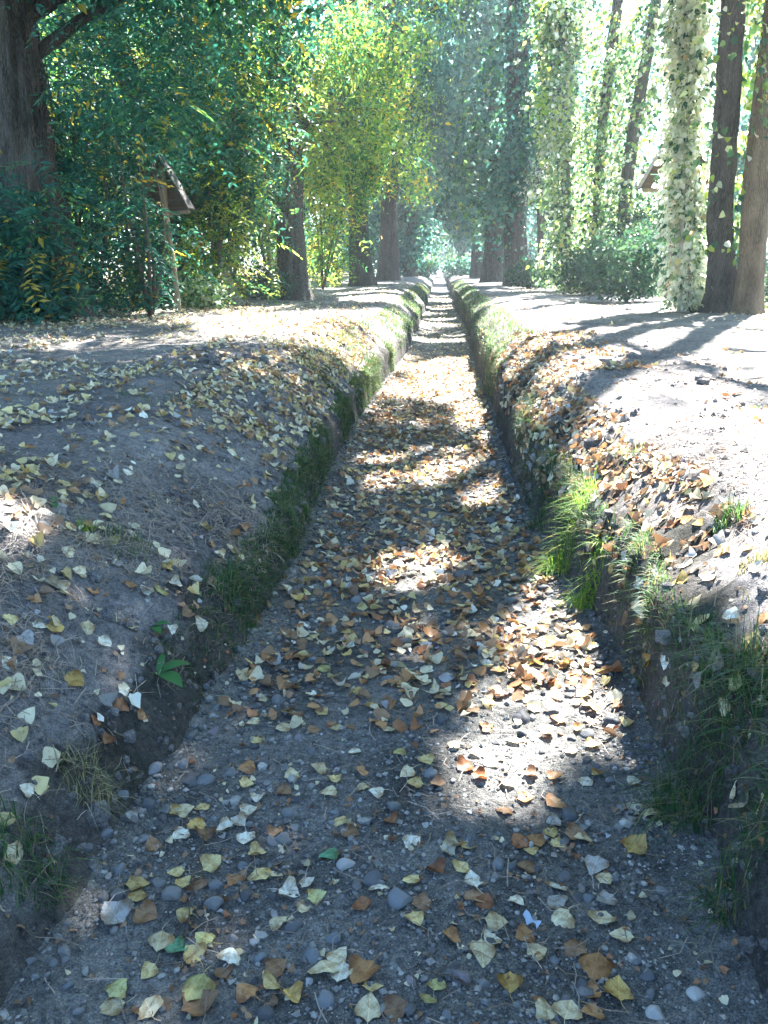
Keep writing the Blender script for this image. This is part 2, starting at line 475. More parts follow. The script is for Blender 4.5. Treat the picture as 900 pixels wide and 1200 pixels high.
def fallen_mat(name, c, veins=True):
    m, nt, b = mat_new(name)
    g = N(nt, 'ShaderNodeNewGeometry'); oi = N(nt, 'ShaderNodeObjectInfo')
    tc = N(nt, 'ShaderNodeTexCoord').outputs['Object']
    ad = N(nt, 'ShaderNodeMath', operation='ADD'); nt.links.new(g.outputs['Random Per Island'], ad.inputs[0]); nt.links.new(oi.outputs['Random'], ad.inputs[1])
    fr = N(nt, 'ShaderNodeMath', operation='FRACT'); nt.links.new(ad.outputs[0], fr.inputs[0])
    v = ramp(nt, [(0, (.72, .68, .62)), (.5, (1, 1, 1)), (1, (1.18, 1.2, 1.25))], fr.outputs[0]).outputs[0]
    n = noise_node(nt, 9 if veins else 45, 4, .6, tc)
    sp = ramp(nt, [(.28, (.55, .42, .30)), (.42, (1, 1, 1)), (.7, (1.1, 1.1, 1.1))], n.outputs[0]).outputs[0]
    col = mix(nt, 1, mix(nt, 1, c, v, 'MULTIPLY'), sp, 'MULTIPLY')
    if veins:                                        # midrib and side veins in the leaf's own coordinates
        sx = N(nt, 'ShaderNodeSeparateXYZ'); nt.links.new(tc, sx.inputs[0])
        ax = N(nt, 'ShaderNodeMath', operation='ABSOLUTE'); nt.links.new(sx.outputs[0], ax.inputs[0])
        m1 = N(nt, 'ShaderNodeMath', operation='MULTIPLY_ADD'); m1.inputs[1].default_value = -.75; nt.links.new(ax.outputs[0], m1.inputs[0]); nt.links.new(sx.outputs[1], m1.inputs[2])
        m2 = N(nt, 'ShaderNodeMath', operation='MULTIPLY'); m2.inputs[1].default_value = 6.5; nt.links.new(m1.outputs[0], m2.inputs[0])
        m3 = N(nt, 'ShaderNodeMath', operation='FRACT'); nt.links.new(m2.outputs[0], m3.inputs[0])
        sv = ramp(nt, [(0, (1.2, 1.17, 1.05)), (.12, (1, 1, 1)), (.9, (.95, .95, .95)), (1, (1.2, 1.17, 1.05))], m3.outputs[0]).outputs[0]
        mr = ramp(nt, [(.012, (1.3, 1.25, 1.1)), (.035, (1, 1, 1)), (.30, (1, 1, 1)), (.46, (.72, .62, .5))], ax.outputs[0]).outputs[0]
        n4 = noise_node(nt, 2.6, 3, .6, tc)
        bl = ramp(nt, [(.35, (.62, .52, .42)), (.55, (1, 1, 1))], n4.outputs[0]).outputs[0]
        col = mix(nt, 1, mix(nt, 1, mix(nt, 1, col, sv, 'MULTIPLY'), mr, 'MULTIPLY'), bl, 'MULTIPLY')
    nt.links.new(col, b.inputs['Base Color']); b.inputs['Roughness'].default_value = .5
    b.inputs['Specular IOR Level'].default_value = .4
    t = N(nt, 'ShaderNodeBsdfTranslucent'); nt.links.new(col, t.inputs[0])
    mx = N(nt, 'ShaderNodeMixShader'); mx.inputs[0].default_value = .25
    nt.links.new(b.outputs[0], mx.inputs[1]); nt.links.new(t.outputs[0], mx.inputs[2])
    nt.links.new(mx.outputs[0], nt.nodes['Material Output'].inputs[0])
    return m


FC = {'white': ('whitish', (.66, .65, .56)), 'pale': ('straw-coloured', (.58, .51, .34)), 'yellow': ('yellow', (.56, .46, .22)),
      'golden': ('golden yellow', (.50, .35, .12)), 'orange': ('orange', (.40, .22, .10)), 'brown': ('dull brown', (.25, .155, .09)),
      'rust': ('rusty orange', (.28, .125, .055)), 'grey': ('grey', (.33, .32, .31)), 'green': ('yellow-green', (.44, .43, .19)), 'teal': ('green', (.10, .26, .15))}
FK = list(FC)
FM = {k: fallen_mat('fallen leaf ' + k, c) for k, (w, c) in FC.items()}
FMS = {k: fallen_mat('strewn leaf ' + k, c, False) for k, (w, c) in FC.items()}

# ------------------------------------------------------------------ the ground, in strips that share their edges
def ygrid():
    ys = list(np.linspace(-8, .7, 30)); y = .7
    while y < 260:
        y += max(.016, .0068 * y); ys.append(y)
    return np.array(ys)


YG = ygrid()


def strip(name, xs_of_y, ts, mat, lip=0):
    X = np.stack([xs_of_y(t) for t in ts], 1)
    Y = np.repeat(YG[:, None], len(ts), 1)
    Zs = zf(X, Y)
    if lip: X = X + lipshift(X, Y)
    V = np.stack([X, Y, Zs], -1).reshape(-1, 3)
    n, m = len(YG), len(ts)
    i = np.arange(n - 1)[:, None] * m; j = np.arange(m - 1)[None]
    Fq = np.stack([i + j, i + j + 1, i + m + j + 1, i + m + j], -1).reshape(-1, 4)
    o = mesh_np(name, V, Fq, mat); o['kind'] = 'structure'
    if lip:                                            # moist, mossy, root-bound earth, with the wall's shade painted in; ragged upper edge
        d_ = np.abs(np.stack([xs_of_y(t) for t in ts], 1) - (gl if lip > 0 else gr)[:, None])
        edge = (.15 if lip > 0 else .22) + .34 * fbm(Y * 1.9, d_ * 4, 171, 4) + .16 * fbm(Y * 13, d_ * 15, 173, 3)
        damp_shade = np.clip((edge - d_) / .05 + .5, 0, 1) * (.75 + .5 * fbm(Y * 5, d_ * 5, 175, 3))
        at = o.data.attributes.new('damp_shade', 'FLOAT', 'POINT'); at.data.foreach_set('value', np.clip(damp_shade, 0, 1).astype(np.float32).ravel())
    return o


gl, gr = eL(YG), eR(YG)
strip('ditch_bed', lambda t: gl + (gr - gl) * t, np.linspace(0, 1, 90), M_bed)
bk = np.concatenate([np.linspace(0, .18, 22), np.linspace(.18, 1.5, 62)[1:]])
wl = 1 + .35 * fbm(YG * .7, YG * 0 + 1.7, 161, 4); wr_ = 1 + .35 * fbm(YG * .7, YG * 0 + 6.7, 163, 4)
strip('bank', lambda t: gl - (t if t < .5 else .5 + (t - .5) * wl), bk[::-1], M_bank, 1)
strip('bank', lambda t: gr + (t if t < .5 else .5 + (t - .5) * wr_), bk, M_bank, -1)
pt = np.linspace(1.5, 5.2, 70)
strip('path', lambda t: gl - (.5 + wl + (t - 1.5) / 3.7 * (4.7 - wl)), pt[::-1], M_path)
strip('path', lambda t: gr + (.5 + wr_ + (t - 1.5) / 3.7 * (4.7 - wr_)), pt, M_path)
gt = 5.2 + np.geomspace(.1, 250, 50) - .1
strip('ground', lambda t: gl - t, gt[::-1], M_ground)
strip('ground', lambda t: gr + t, gt, M_ground)

# ------------------------------------------------------------------ leaves as arrays
def unit(v):
    return v / (np.linalg.norm(v, axis=-1, keepdims=True) + 1e-9)


def blades(P, D, Nn, L, W, fold=.25, rich=True, bend=0.):
    """n leaves: base P, direction D, normal Nn, length L, width W -> V, F(quads)"""
    n = len(P); L = np.asarray(L)[:, None] * np.ones((n, 1)); W = np.asarray(W)[:, None] * np.ones((n, 1))
    D = unit(D); Sx = unit(np.cross(D, Nn)); Nn = np.cross(Sx, D)
    if rich:
        k = [(0, 0, 0), (.30, -.5, fold), (.68, -.33, fold * .6), (1, 0, -bend), (.68, .33, fold * .6), (.30, .5, fold)]
        V = np.stack([P + D * L * a + Sx * W * b + Nn * W * c for a, b, c in k], 1)
        b = np.arange(n)[:, None] * 6
        Fq = np.concatenate([b + np.array([[0, 3, 2, 1]]), b + np.array([[0, 5, 4, 3]])])
    else:
        k = [(0, 0, 0), (.42, -.5, fold), (1, 0, 0), (.42, .5, fold)]
        V = np.stack([P + D * L * a + Sx * W * b + Nn * W * c for a, b, c in k], 1)
        b = np.arange(n)[:, None] * 4
        Fq = b + np.array([[0, 3, 2, 1]])
    return V, Fq


def cull(V, chance=.994, zmin=2.2):
    """leaves whose shadow would fall on a sunny patch are not there"""
    c = V.mean(1, keepdims=True)
    gx, gy = sunfoot(c + (V - c) * 1.7)
    hitm = lit(gx, gy)
    k = hitm.any(1) & (V[:, :, 2].mean(1) > zmin)
    if chance < 1: k &= rng.random(len(V)) < chance
    return ~k


def pack(V, rich):
    n = len(V); w = V.shape[1]; b = np.arange(n)[:, None] * w
    if w == 6: Fq = np.concatenate([b + np.array([[0, 3, 2, 1]]), b + np.array([[0, 5, 4, 3]])])
    else: Fq = b + np.array([[0, 3, 2, 1]])
    return V.reshape(-1, 3), Fq


def randdir(n, zb=0.):
    d = rng.normal(size=(n, 3)); d[:, 2] += zb
    return unit(d)


def leafcloud(centres, n_each, spread, size, wr=.75, rich=True, droop=-.5, docull=True, chance=.994):
    c = np.repeat(np.asarray(centres), n_each, 0)
    P = c + rng.normal(size=c.shape) * spread
    n = len(P)
    D = randdir(n, droop); Nn = randdir(n, 1.0)
    L = size * rng.uniform(.65, 1.3, n)
    V, _ = blades(P, D, Nn, L, L * wr, rich=rich)
    gz = zf(P[:, 0], P[:, 1])
    k = V[:, :, 2].min(1) > gz + .02
    if docull: k &= cull(V, chance)
    LAST['ids'] = np.repeat(np.arange(len(c) // n_each), n_each)[k]
    return V[k]


LAST = {}


def fronds(P, D, L, leaf=.10, pairs=7, wr=.36):
    """pinnate leaves: a row of leaflets either side of a drooping rachis"""
    n = len(P); D = unit(D)
    side = unit(np.cross(D, np.array([0, 0, 1.0]) + rng.normal(size=(n, 3)) * .35))
    nor = np.cross(side, D)
    out = []
    for i in range(pairs):
        s = (i + 1) / pairs
        base = P + D * (L * s)[:, None] + np.array([0, 0, -1.0]) * (L * .45 * s * s)[:, None]
        lw = leaf * (1 - .35 * abs(s - .5)) * (L / .5)
        for sg in (-1, 1):
            dd = unit(D * .55 + side * sg - np.array([0, 0, .35]) + rng.normal(size=(n, 3)) * .14)
            V, _ = blades(base, dd, nor + rng.normal(size=(n, 3)) * .25, lw * rng.uniform(.8, 1.15, n), lw * wr, rich=False, fold=.15)
            out.append(V)
    V = np.concatenate(out)
    k = (V[:, :, 2].min(1) > zf(V[:, 0, 0], V[:, 0, 1]) + .02) & cull(V)
    LAST['ids'] = np.tile(np.arange(n), pairs * 2)[k]
    return V[k]


def frond_cloud(centres, n_each, spread, L0=.55, leaf=.13):
    c = np.repeat(np.asarray(centres), n_each, 0)
    P = c + rng.normal(size=c.shape) * spread; n = len(P)
    D = unit(rng.normal(size=(n, 3)) * np.array([1, 1, .3]) + np.array([.1, -.2, -.25]))
    V = fronds(P, D, rng.uniform(.7, 1.3, n) * L0, leaf, 6)
    return V, LAST['ids'] // max(1, n_each // 2)


# ------------------------------------------------------------------ trees
def trunk_piece(axis, r0, r1, seg=22, rows=60, bark=.16, flare=.5, seed=0, ridges=9):
    pts, s = resample(axis, rows)
    pts = pts + np.stack([fbm(s * 4, s * 0 + seed, seed + 1), fbm(s * 4, s * 0 + seed + 9, seed + 2), s * 0], -1) * r0 * 1.2 * np.minimum(s * 6, 1)[:, None]
    rad = r0 + (r1 - r0) * s
    hgt = pts[:, 2] - pts[0, 2]
    rad = rad * (1 + flare * np.exp(-hgt / (r0 * 1.3)))
    return tube(pts, rad, seg, bark, seed, ridges)


def limb(a, b, r0, sag=.15, seed=0):
    t = np.linspace(0, 1, 9)[:, None]
    a, b = np.asarray(a, float), np.asarray(b, float)
    p = a + (b - a) * t
    p[:, 2] += np.linalg.norm(b - a) * sag * np.sin(t[:, 0] * math.pi)
    p += rng.normal(size=p.shape) * .05 * np.linalg.norm(b - a) * .5 * t
    return tube(p, r0 * (1 - .85 * t[:, 0]), 7)


NOT_OVER = True


def limb_ok(a, b):
    q = np.asarray(a) + (np.asarray(b) - np.asarray(a)) * np.linspace(0, 1, 12)[:, None]
    gx, gy = sunfoot(q)
    return lit(gx, gy).mean() < .12


def tree(label, axis, r0, r1, bark, mat_leaf, clusters, n_each, spread, size, name='poplar_tree', wr=.75, rich=True, seg=22, rows=70,
         extra=None, nlimb=10, group='trees along the ditch', barkamp=.16, ridges=9, droop=-.5, chance=.994, flare=.5, strands=None, part='crown'):
    base = np.array(axis[0], float); base[2] = float(zf(base[0], base[1])) - .06
    axis = [base] + [np.asarray(a, float) for a in axis[1:]]
    seed = int(rng.integers(1, 999))
    e = empty(name, base)
    tag(e, label, 'tree', group)
    pieces = [trunk_piece(axis, r0, r1, seg, rows, barkamp, flare, seed, ridges)]
    ax, s = resample(axis, 60)
    cl = np.asarray(clusters, float).reshape(-1, 3)
    if nlimb and len(cl):
        for c in cl[rng.permutation(len(cl))[:nlimb * 2]][:]:
            i = int(np.argmin(np.abs(ax[:, 2] - (c[2] - .45 * np.hypot(*(c[:2] - ax[30, :2]))))))
            i = min(max(i, 14), 57)
            if limb_ok(ax[i], c):
                pieces.append(limb(ax[i], c, max(.02, r0 * .22), .08))
                nlimb -= 1
                if nlimb <= 0: break
    V, Fq = bmjoin(pieces)
    mesh_np('trunk', V, Fq, bark, e, loc=base)
    parts = []
    mis = []; mats = [mat_leaf]
    if len(cl):
        parts.append(leafcloud(cl, n_each, spread, size, wr, rich, droop, True, chance))
        mats, mi = sprays(LAST['ids'], mat_leaf); mis.append(mi)
    if extra is not None:
        X_, ids = extra if isinstance(extra, tuple) else (extra, np.arange(len(extra)) // 14)
        parts.append(X_); mats, mi = sprays(ids, mat_leaf); mis.append(mi)
    pk = [pack(p, None) for p in parts if len(p)]
    if pk:
        V, Fq = bmjoin(pk)
        mi = np.concatenate([np.tile(m, 2) if p.shape[1] == 6 else m for m, p in zip(mis, parts) if len(p)])
        mesh_np(part, V, Fq, mats, e, smooth=False, loc=base, mi=mi)
    return e


def ellipsoid(n, c, r, shell=.55):
    d = randdir(n); q = rng.uniform(shell, 1, n) ** .7
    return np.asarray(c) + d * q[:, None] * np.asarray(r)


def up_axis(u0, v0, ys, pts, top):
    """trunk axis through photo pixels at distance ys, continued to the height top"""
    b = pz(u0, v0, .8) if ys is None else pd(u0, v0, ys)
    A = [b] + [pd(u, v, b[1]) for u, v in pts]
    d = unit(A[-1] - A[0]); d = d / max(d[2], .3)
    d = d * np.array([.6, .6, 1])
    A.append(A[-1] + d * (top - A[-1][2]))
    return A


def crown_pts(axis, n, r, z0, z1, off=(0, 0), jit=1.0):
    ax, s = resample(axis, 80)
    z = rng.uniform(z0, z1, n)
    x = np.interp(z, ax[:, 2], ax[:, 0]); y = np.interp(z, ax[:, 2], ax[:, 1])
    a = rng.uniform(0, 2 * math.pi, n); q = r * np.sqrt(rng.uniform(.08, 1, n))
    k = np.sin(np.clip((z - z0) / (z1 - z0), .05, .97) * math.pi) ** .45
    return np.stack([x + np.cos(a) * q * k + off[0], y + np.sin(a) * q * k + off[1], z], -1)


# --- left row
A1 = up_axis(62, 362, 12.6, [(40, 235), (14, 60)], 15)
tree('massive old tree with deeply ridged dark bark, its trunk behind teal fern-like fronds', A1, .46, .20, MB_dark, ML_frond,
     crown_pts(A1, 330, 4.8, 5.2, 14, (2.8, 0)), 130, .34, .16, name='old_tree', nlimb=16, extra=frond_cloud(crown_pts(A1, 30, .9, 3.4, 5.6, (1.9, -.2)), 10, .3), rich=False, seg=72, rows=260, barkamp=.42, ridges=20, flare=.35, wr=.5)
A2 = up_axis(205, 345, 17.8, [(190, 260), (160, 115), (128, 45)], 14)
tree('leaning dark trunk rising behind the roofed sign on the shaded path', A2, .27, .16, MB_dark, ML_frond,
     np.concatenate([crown_pts(A2, 100, 3.8, 5.5, 13, (2.5, 0)), crown_pts(A2, 70, 2.4, 2.2, 6.5, (.6, 0))]), 150, .36, .14, wr=.48, name='leaning_tree', nlimb=18, extra=frond_cloud(crown_pts(A2, 60, 2.4, 2.6, 6.5, (.6, -.5)), 12, .35), rich=False, barkamp=.2, ridges=14, seg=40, rows=120)
A3 = up_axis(345, 343, 20.5, [(336, 240), (327, 130), (322, 60)], 16)
lowc = np.concatenate([crown_pts(A3, 60, 2.4, 2.6, 6.8, (-1.4, 1.6)), crown_pts(A3, 50, 1.8, 3.4, 7, (1.2, 1.6))])
tree('thick grey trunk with a torn reddish scar, beside the shaded path', A3, .36, .24, MB_grey, ML_green,
     np.concatenate([crown_pts(A3, 40, 4.6, 7, 15, (2.0, 0)), lowc]), 190, .36, .14, wr=.48, name='scarred_tree', nlimb=18, extra=frond_cloud(np.concatenate([crown_pts(A3, 60, 1.8, 2.6, 6.8, (-1.9, .2)), crown_pts(A3, 40, 1.4, 3.0, 7, (1.5, .8)), crown_pts(A3, 26, 1.5, 3.8, 6.5, (.2, -.6))]), 12, .35), rich=False, seg=48, rows=160, barkamp=.2, ridges=14)
A4 = up_axis(424, 328, 33, [(416, 200), (416, 120)], 17)
tree('dark straight trunk with yellow sprays hanging about it on the shaded side', A4, .38, .27, MB_dark, ML_green,
     np.concatenate([crown_pts(A4, 40, 4.8, 7, 16, (1.2, 0)), crown_pts(A4, 60, 3.0, 4.6, 9, (.2, 1.8)), crown_pts(A4, 28, 1.9, 5.0, 9, (.3, -1.2))]), 140, .40, .18, wr=.5, rich=False, seg=24)
A5 = up_axis(455, 323, 42, [(457, 250), (463, 170)], 18)
tree('dark trunk tilting slightly toward the ditch, next after the straight dark one', A5, .42, .28, MB_dark, ML_green,
     np.concatenate([crown_pts(A5, 60, 4.2, 7, 17, (-.6, 0)), crown_pts(A5, 70, 3.6, 5, 10, (.3, 1.5))]), 80, .4, .25, rich=False, seg=20)
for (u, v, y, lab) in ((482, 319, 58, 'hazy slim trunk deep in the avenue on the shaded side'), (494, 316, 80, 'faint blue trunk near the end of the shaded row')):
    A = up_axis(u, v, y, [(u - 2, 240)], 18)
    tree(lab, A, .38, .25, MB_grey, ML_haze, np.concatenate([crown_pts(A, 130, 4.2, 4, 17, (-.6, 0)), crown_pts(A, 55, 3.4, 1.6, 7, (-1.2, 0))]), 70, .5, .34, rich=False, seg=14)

# --- right row
def wrap(axis, r, n, z0, z1, size, hang=-.6, wr=.8, fill=.75):
    ax, s = resample(axis, 80)
    z = z0 + (z1 - z0) * rng.random(n) ** .8
    x = np.interp(z, ax[:, 2], ax[:, 0]); y = np.interp(z, ax[:, 2], ax[:, 1])
    a = rng.uniform(0, 2 * math.pi, n)
    sd = int(rng.integers(99)); lump = .55 + 1.2 * vnoise(z * 1.4 + 3, np.cos(a) * 1.3 + np.sin(a), sd)
    q = r * lump * rng.uniform(fill, 1.08, n)
    P = np.stack([x + np.cos(a) * q, y + np.sin(a) * q, z], -1)
    O = np.stack([np.cos(a), np.sin(a), np.zeros(n)], -1)
    D = unit(O * .5 + randdir(n) * .6 + np.array([0, 0, hang]))
    L = size * rng.uniform(.55, 1.6, n)
    V, _ = blades(P, D, O + randdir(n) * .5, L, L * wr)
    V = V[vnoise(z * 2.1, np.cos(a) * 1.7 + 2 * np.sin(a), sd + 3) * .65 + vnoise(z * 5, a * 2.5, sd + 5) * .35 > .36]; P = V[:, 0]
    return V[V[:, :, 2].min(1) > zf(P[:, 0], P[:, 1]) + .02]


def hang(a, b):
    """loose trailing leaves between two trunks"""
    P = wrap(a, .46, 5200, 1.6, 6.0, .10, -.8)
    return P[(P[:, 0, 0] > a[0][0] - .05) | (rng.random(len(P)) < .12)]


B2 = up_axis(876, 360, 14.2, [(890, 220), (906, 80)], 15)
B1 = up_axis(848, 362, 14.6, [(840, 250), (852, 120), (858, 0)], 15)
tree('broad rough dark trunk flaring at its foot on the sunlit path', B1, .19, .16, MB_dark, ML_poplar,
     crown_pts(B1, 120, 3.4, 5, 15, (1, 0)), 80, .32, .19, rich=False, extra=hang(B1, B2), seg=60, rows=200, barkamp=.42, ridges=13, flare=1.5)
tree('brown smooth trunk slanting outward, close beside the rough dark one', B2, .19, .16, MB_brown, ML_poplar,
     crown_pts(B2, 110, 3.4, 4.6, 14, (1.5, 0)), 80, .32, .19, rich=False, seg=32, rows=120, barkamp=.08, ridges=8)


B3 = up_axis(806, 360, 15.2, [(804, 200), (808, 40)], 14)
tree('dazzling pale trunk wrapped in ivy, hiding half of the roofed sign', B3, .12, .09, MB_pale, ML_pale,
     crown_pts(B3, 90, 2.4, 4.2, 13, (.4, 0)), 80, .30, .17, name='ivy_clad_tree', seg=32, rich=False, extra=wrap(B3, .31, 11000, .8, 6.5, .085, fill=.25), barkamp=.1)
B4 = up_axis(665, 330, 27.5, [(662, 200), (656, 60)], 18)
tree('tall poplar column leafy from foot to top, beside the dark blue shrub', B4, .16, .12, MB_grey, ML_poplar,
     np.concatenate([crown_pts(B4, 60, 1.5, 3, 17), crown_pts(B4, 60, 2.4, 8, 17)]), 110, .3, .15, seg=22, rich=False, extra=wrap(B4, .65, 9000, .8, 9.5, .12, fill=.25), barkamp=.1)
B5 = up_axis(606, 326, 33, [(606, 200), (604, 60)], 19)
tree('very dark trunk standing at the edge of the path, tallest of the close pair', B5, .40, .34, MB_dark, ML_haze,
     np.concatenate([crown_pts(B5, 190, 3.8, 4.5, 18, (-.9, 0)), crown_pts(B5, 45, 1.6, 3.2, 10, (-.4, -1.2))]), 90, .4, .22, seg=30, rich=False, extra=wrap(B5, .55, 1200, 1.5, 8.0, .12))
B6 = up_axis(579, 325, 40, [(579, 220), (578, 100)], 19)
tree('dark thick trunk nearest the ditch in the sunny-side row', B6, .42, .32, MB_dark, ML_haze,
     np.concatenate([crown_pts(B6, 170, 4.0, 4.5, 18, (-.5, 0)), crown_pts(B6, 50, 1.8, 3.6, 10, (-.6, -1.2))]), 90, .42, .25, seg=24, rich=False, extra=wrap(B6, .6, 900, 1.5, 7, .14))
B7 = up_axis(634, 324, 31, [(634, 270), (633, 228)], 9)
tree('thin bare grey trunk with a pale tuft of leaves on its top', B7, .15, .14, MB_grey, ML_pale,
     crown_pts(B7, 12, .6, 3.6, 4.6), 70, .2, .13, seg=16, nlimb=0, rich=False)
B8 = up_axis(560, 320, 52, [(556, 200), (552, 100)], 18)
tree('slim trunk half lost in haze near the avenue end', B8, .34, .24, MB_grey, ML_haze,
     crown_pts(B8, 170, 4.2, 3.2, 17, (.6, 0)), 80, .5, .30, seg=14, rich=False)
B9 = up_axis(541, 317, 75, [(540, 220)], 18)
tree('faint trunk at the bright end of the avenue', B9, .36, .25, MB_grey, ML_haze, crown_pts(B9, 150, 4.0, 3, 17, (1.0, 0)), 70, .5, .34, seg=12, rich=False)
B10 = up_axis(722, 330, 24, [(740, 190), (764, 40)], 14)
tree('slender grey trunk slanting outward behind the dark blue shrub', B10, .17, .12, MB_grey, ML_poplar,
     crown_pts(B10, 130, 2.0, 2.6, 13), 100, .30, .14, seg=16, rich=False, extra=wrap(B10, .62, 4200, .9, 8, .11, fill=.3), barkamp=.08)
B11 = up_axis(696, 332, 25.5, [(706, 150), (722, 15)], 16)
tree('dark slim trunk crossing behind the leafy poplar column', B11, .15, .12, MB_dark, ML_poplar,
     crown_pts(B11, 130, 2.2, 3.0, 14), 100, .30, .14, seg=16, rich=False, extra=wrap(B11, .6, 3800, .9, 8, .11, fill=.3), barkamp=.08)

# --- unseen trees added outside the frame to cast shade over its foreground
for i, (x, y, rr, n) in enumerate(((7.4, 8.8, 5.0, 420), (7.8, 4.4, 4.6, 240), (10.5, 12.0, 4.2, 170), (8.6, -1.2, 4.2, 100), (-5.6, 7.4, 4.8, 360), (9.2, 19.5, 3.2, 100))):
    A = [np.array([x, y, .8]), np.array([x + .1, y, 6]), np.array([x + .2, y + .2, 15])]
    tree(('bare-footed unseen poplar added to shade the ditch beside the sunny path', 'unseen poplar added for shade behind the sunny bank', 'unseen poplar added for shade, set back from the sunny path',
          'unseen poplar added for shade behind the viewer over the sunny path', 'broad unseen poplar added to darken the shaded path', 'poplar set back past the gabled sign in the sun')[i],
         A, .34, .2, MB_dark, ML_poplar, crown_pts(A, n, rr, 5.5 if i != 5 else 6.5, 14.5, (-3.8 if x > 0 else 2.6, .8)), 95, .36, .21, rich=False, seg=18)

# --- thicket of young trees with pinnate leaves on the shaded side
SAP = [(10, 372, 11.6, 2.1, 200, .9, 'fern-leaved sapling with big bluish fronds before the massive old tree'),
       (100, 364, 13.2, 4.4, 230, .7, 'teal sapling between the massive old tree and the roofed sign'),
       (158, 354, 15.2, 5.6, 300, .9, 'sapling with ochre lower leaves just before the roofed sign'),
       (176, 359, 13.3, 2.9, 60, .30, 'low sapling drooping in front of the roofed sign on one side'),
       (185, 348, 18.5, 6.2, 300, 1.3, 'tall sapling behind the roofed sign'),
       (250, 350, 17.0, 6.2, 360, 1.3, 'yellow-tipped sapling over the bleached leaning stump'),
       (272, 347, 19.5, 6.6, 300, 1.0, 'dense sapling hard against the scarred grey trunk'),
       (318, 340, 25.5, 7.0, 220, 1.2, 'bright sapling just past the scarred grey trunk'),
       (378, 333, 29, 6.2, 220, 1.1, 'leafy sapling just before the dark straight trunk'),
       (398, 330, 37, 7.0, 200, 1.2, 'yellowish sapling just past the dark straight trunk'),
       (-95, 372, 12.5, 4.6, 200, .7, 'sapling at the edge of the frame past the massive tree'),
       (70, 358, 15.8, 6.5, 300, 1.4, 'high teal sapling rising behind the massive old tree')]
for (u, v, y, h, n, sp, lab) in SAP:
    b = pd(u, v, y); b[2] = float(zf(b[0], b[1])) - .03
    e = empty('sapling', b); tag(e, lab, 'sapling', 'saplings in the shaded thicket')
    n = int(n * 1.9)
    pcs = []
    tips = []
    for k in range(5):
        tip = b + np.array([rng.normal() * sp * .55, rng.normal() * sp * .5, h * rng.uniform(.6, 1.0)])
        t = np.linspace(0, 1, 12)[:, None]
        p = b + (tip - b) * t; p[:, :2] += np.sin(t * 3) * rng.normal(size=2) * .14
        pcs.append(tube(p, .035 * (1 - .8 * t[:, 0]), 6)); tips.append(p)
    V, Fq = bmjoin(pcs); mesh_np('stem', V, Fq, MB_twig, e, loc=b)
    P = np.array([tips[rng.integers(5)][rng.integers(1, 12)] for _ in range(n)]) + rng.normal(size=(n, 3)) * np.array([.5, .5, .3]) * sp * .8
    D = unit(rng.normal(size=(n, 3)) * np.array([1, 1, .35]) + np.array([.1, -.25, -.1]))
    L = rng.uniform(.35, .62, n) * (1.25 if y < 12 else 1.0)
    V, Fq = pack(fronds(P, D, L, .13 if y < 20 else .17, 7 if y < 20 else 5), None)
    mats, mi = sprays(LAST['ids'], ML_frond if y < 16.5 else ML_green)
    mesh_np('foliage', V, Fq, mats, e, smooth=False, loc=b, mi=mi)

# --- trees further off on both sides, with crowns to the ground
BG = [(-9.5, 21, 2.4, 9), (-12, 27, 3, 10), (-8.5, 29, 2.6, 9), (-15, 22, 3, 10), (-11, 37, 3.4, 11), (-8, 44, 3.2, 11), (-18, 33, 4, 11), (-9, 58, 3.4, 12), (-7, 72, 3, 12),
      (8.8, 30, 2.2, 10), (11.5, 36, 2.6, 11), (8.5, 46, 3, 12), (14, 28, 2.4, 8), (9, 60, 3.2, 12), (7.5, 74, 3, 12), (16, 40, 3, 9),
      (-4.5, 96, 3.6, 12), (5.0, 98, 3.4, 11), (-.6, 112, 4.6, 13), (9, 108, 4, 13), (-9, 110, 4, 13), (2.2, 122, 5, 14)]
BL = ['sunlit yellow-green tree behind the massive old trunk', 'bright tree seen through the gap above the roofed sign', 'golden tree glowing between the scarred trunk and its saplings', 'pale lit tree behind the teal thicket',
      'light green tree behind the scarred grey trunk', 'glowing tree behind the dark straight trunk', 'distant tree behind the thicket of saplings', 'tree behind the tilting dark trunk', 'far tree behind the hazy slim trunk',
      'airy tree seen past the leafy poplar column', 'airy tree seen between the slanting trunks', 'hazy tree behind the very dark trunk', 'low blue tree behind the gabled sign in the sun', 'hazy tree behind the thick trunk of the sunny row',
      'far tree behind the slim hazy trunk', 'small far tree in the bright gap by the gabled sign', 'blue tree closing the shaded end of the avenue', 'blue tree closing the sunny end of the avenue', 'low tree right at the end of the ditch',
      'tall pale tree beyond the sunny end of the avenue', 'tall pale tree beyond the shaded end of the avenue', 'faintest tree far beyond the end of the ditch']
for (x, y, r, h), lab in zip(BG, BL):
    A = [np.array([x, y, .8]), np.array([x, y, h * .5]), np.array([x + .3, y, h])]
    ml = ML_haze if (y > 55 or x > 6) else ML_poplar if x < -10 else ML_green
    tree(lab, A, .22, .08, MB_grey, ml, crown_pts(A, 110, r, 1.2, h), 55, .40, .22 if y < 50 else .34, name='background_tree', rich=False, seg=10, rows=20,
         group='trees set back from the ditch', nlimb=5, chance=1.0, barkamp=.05)

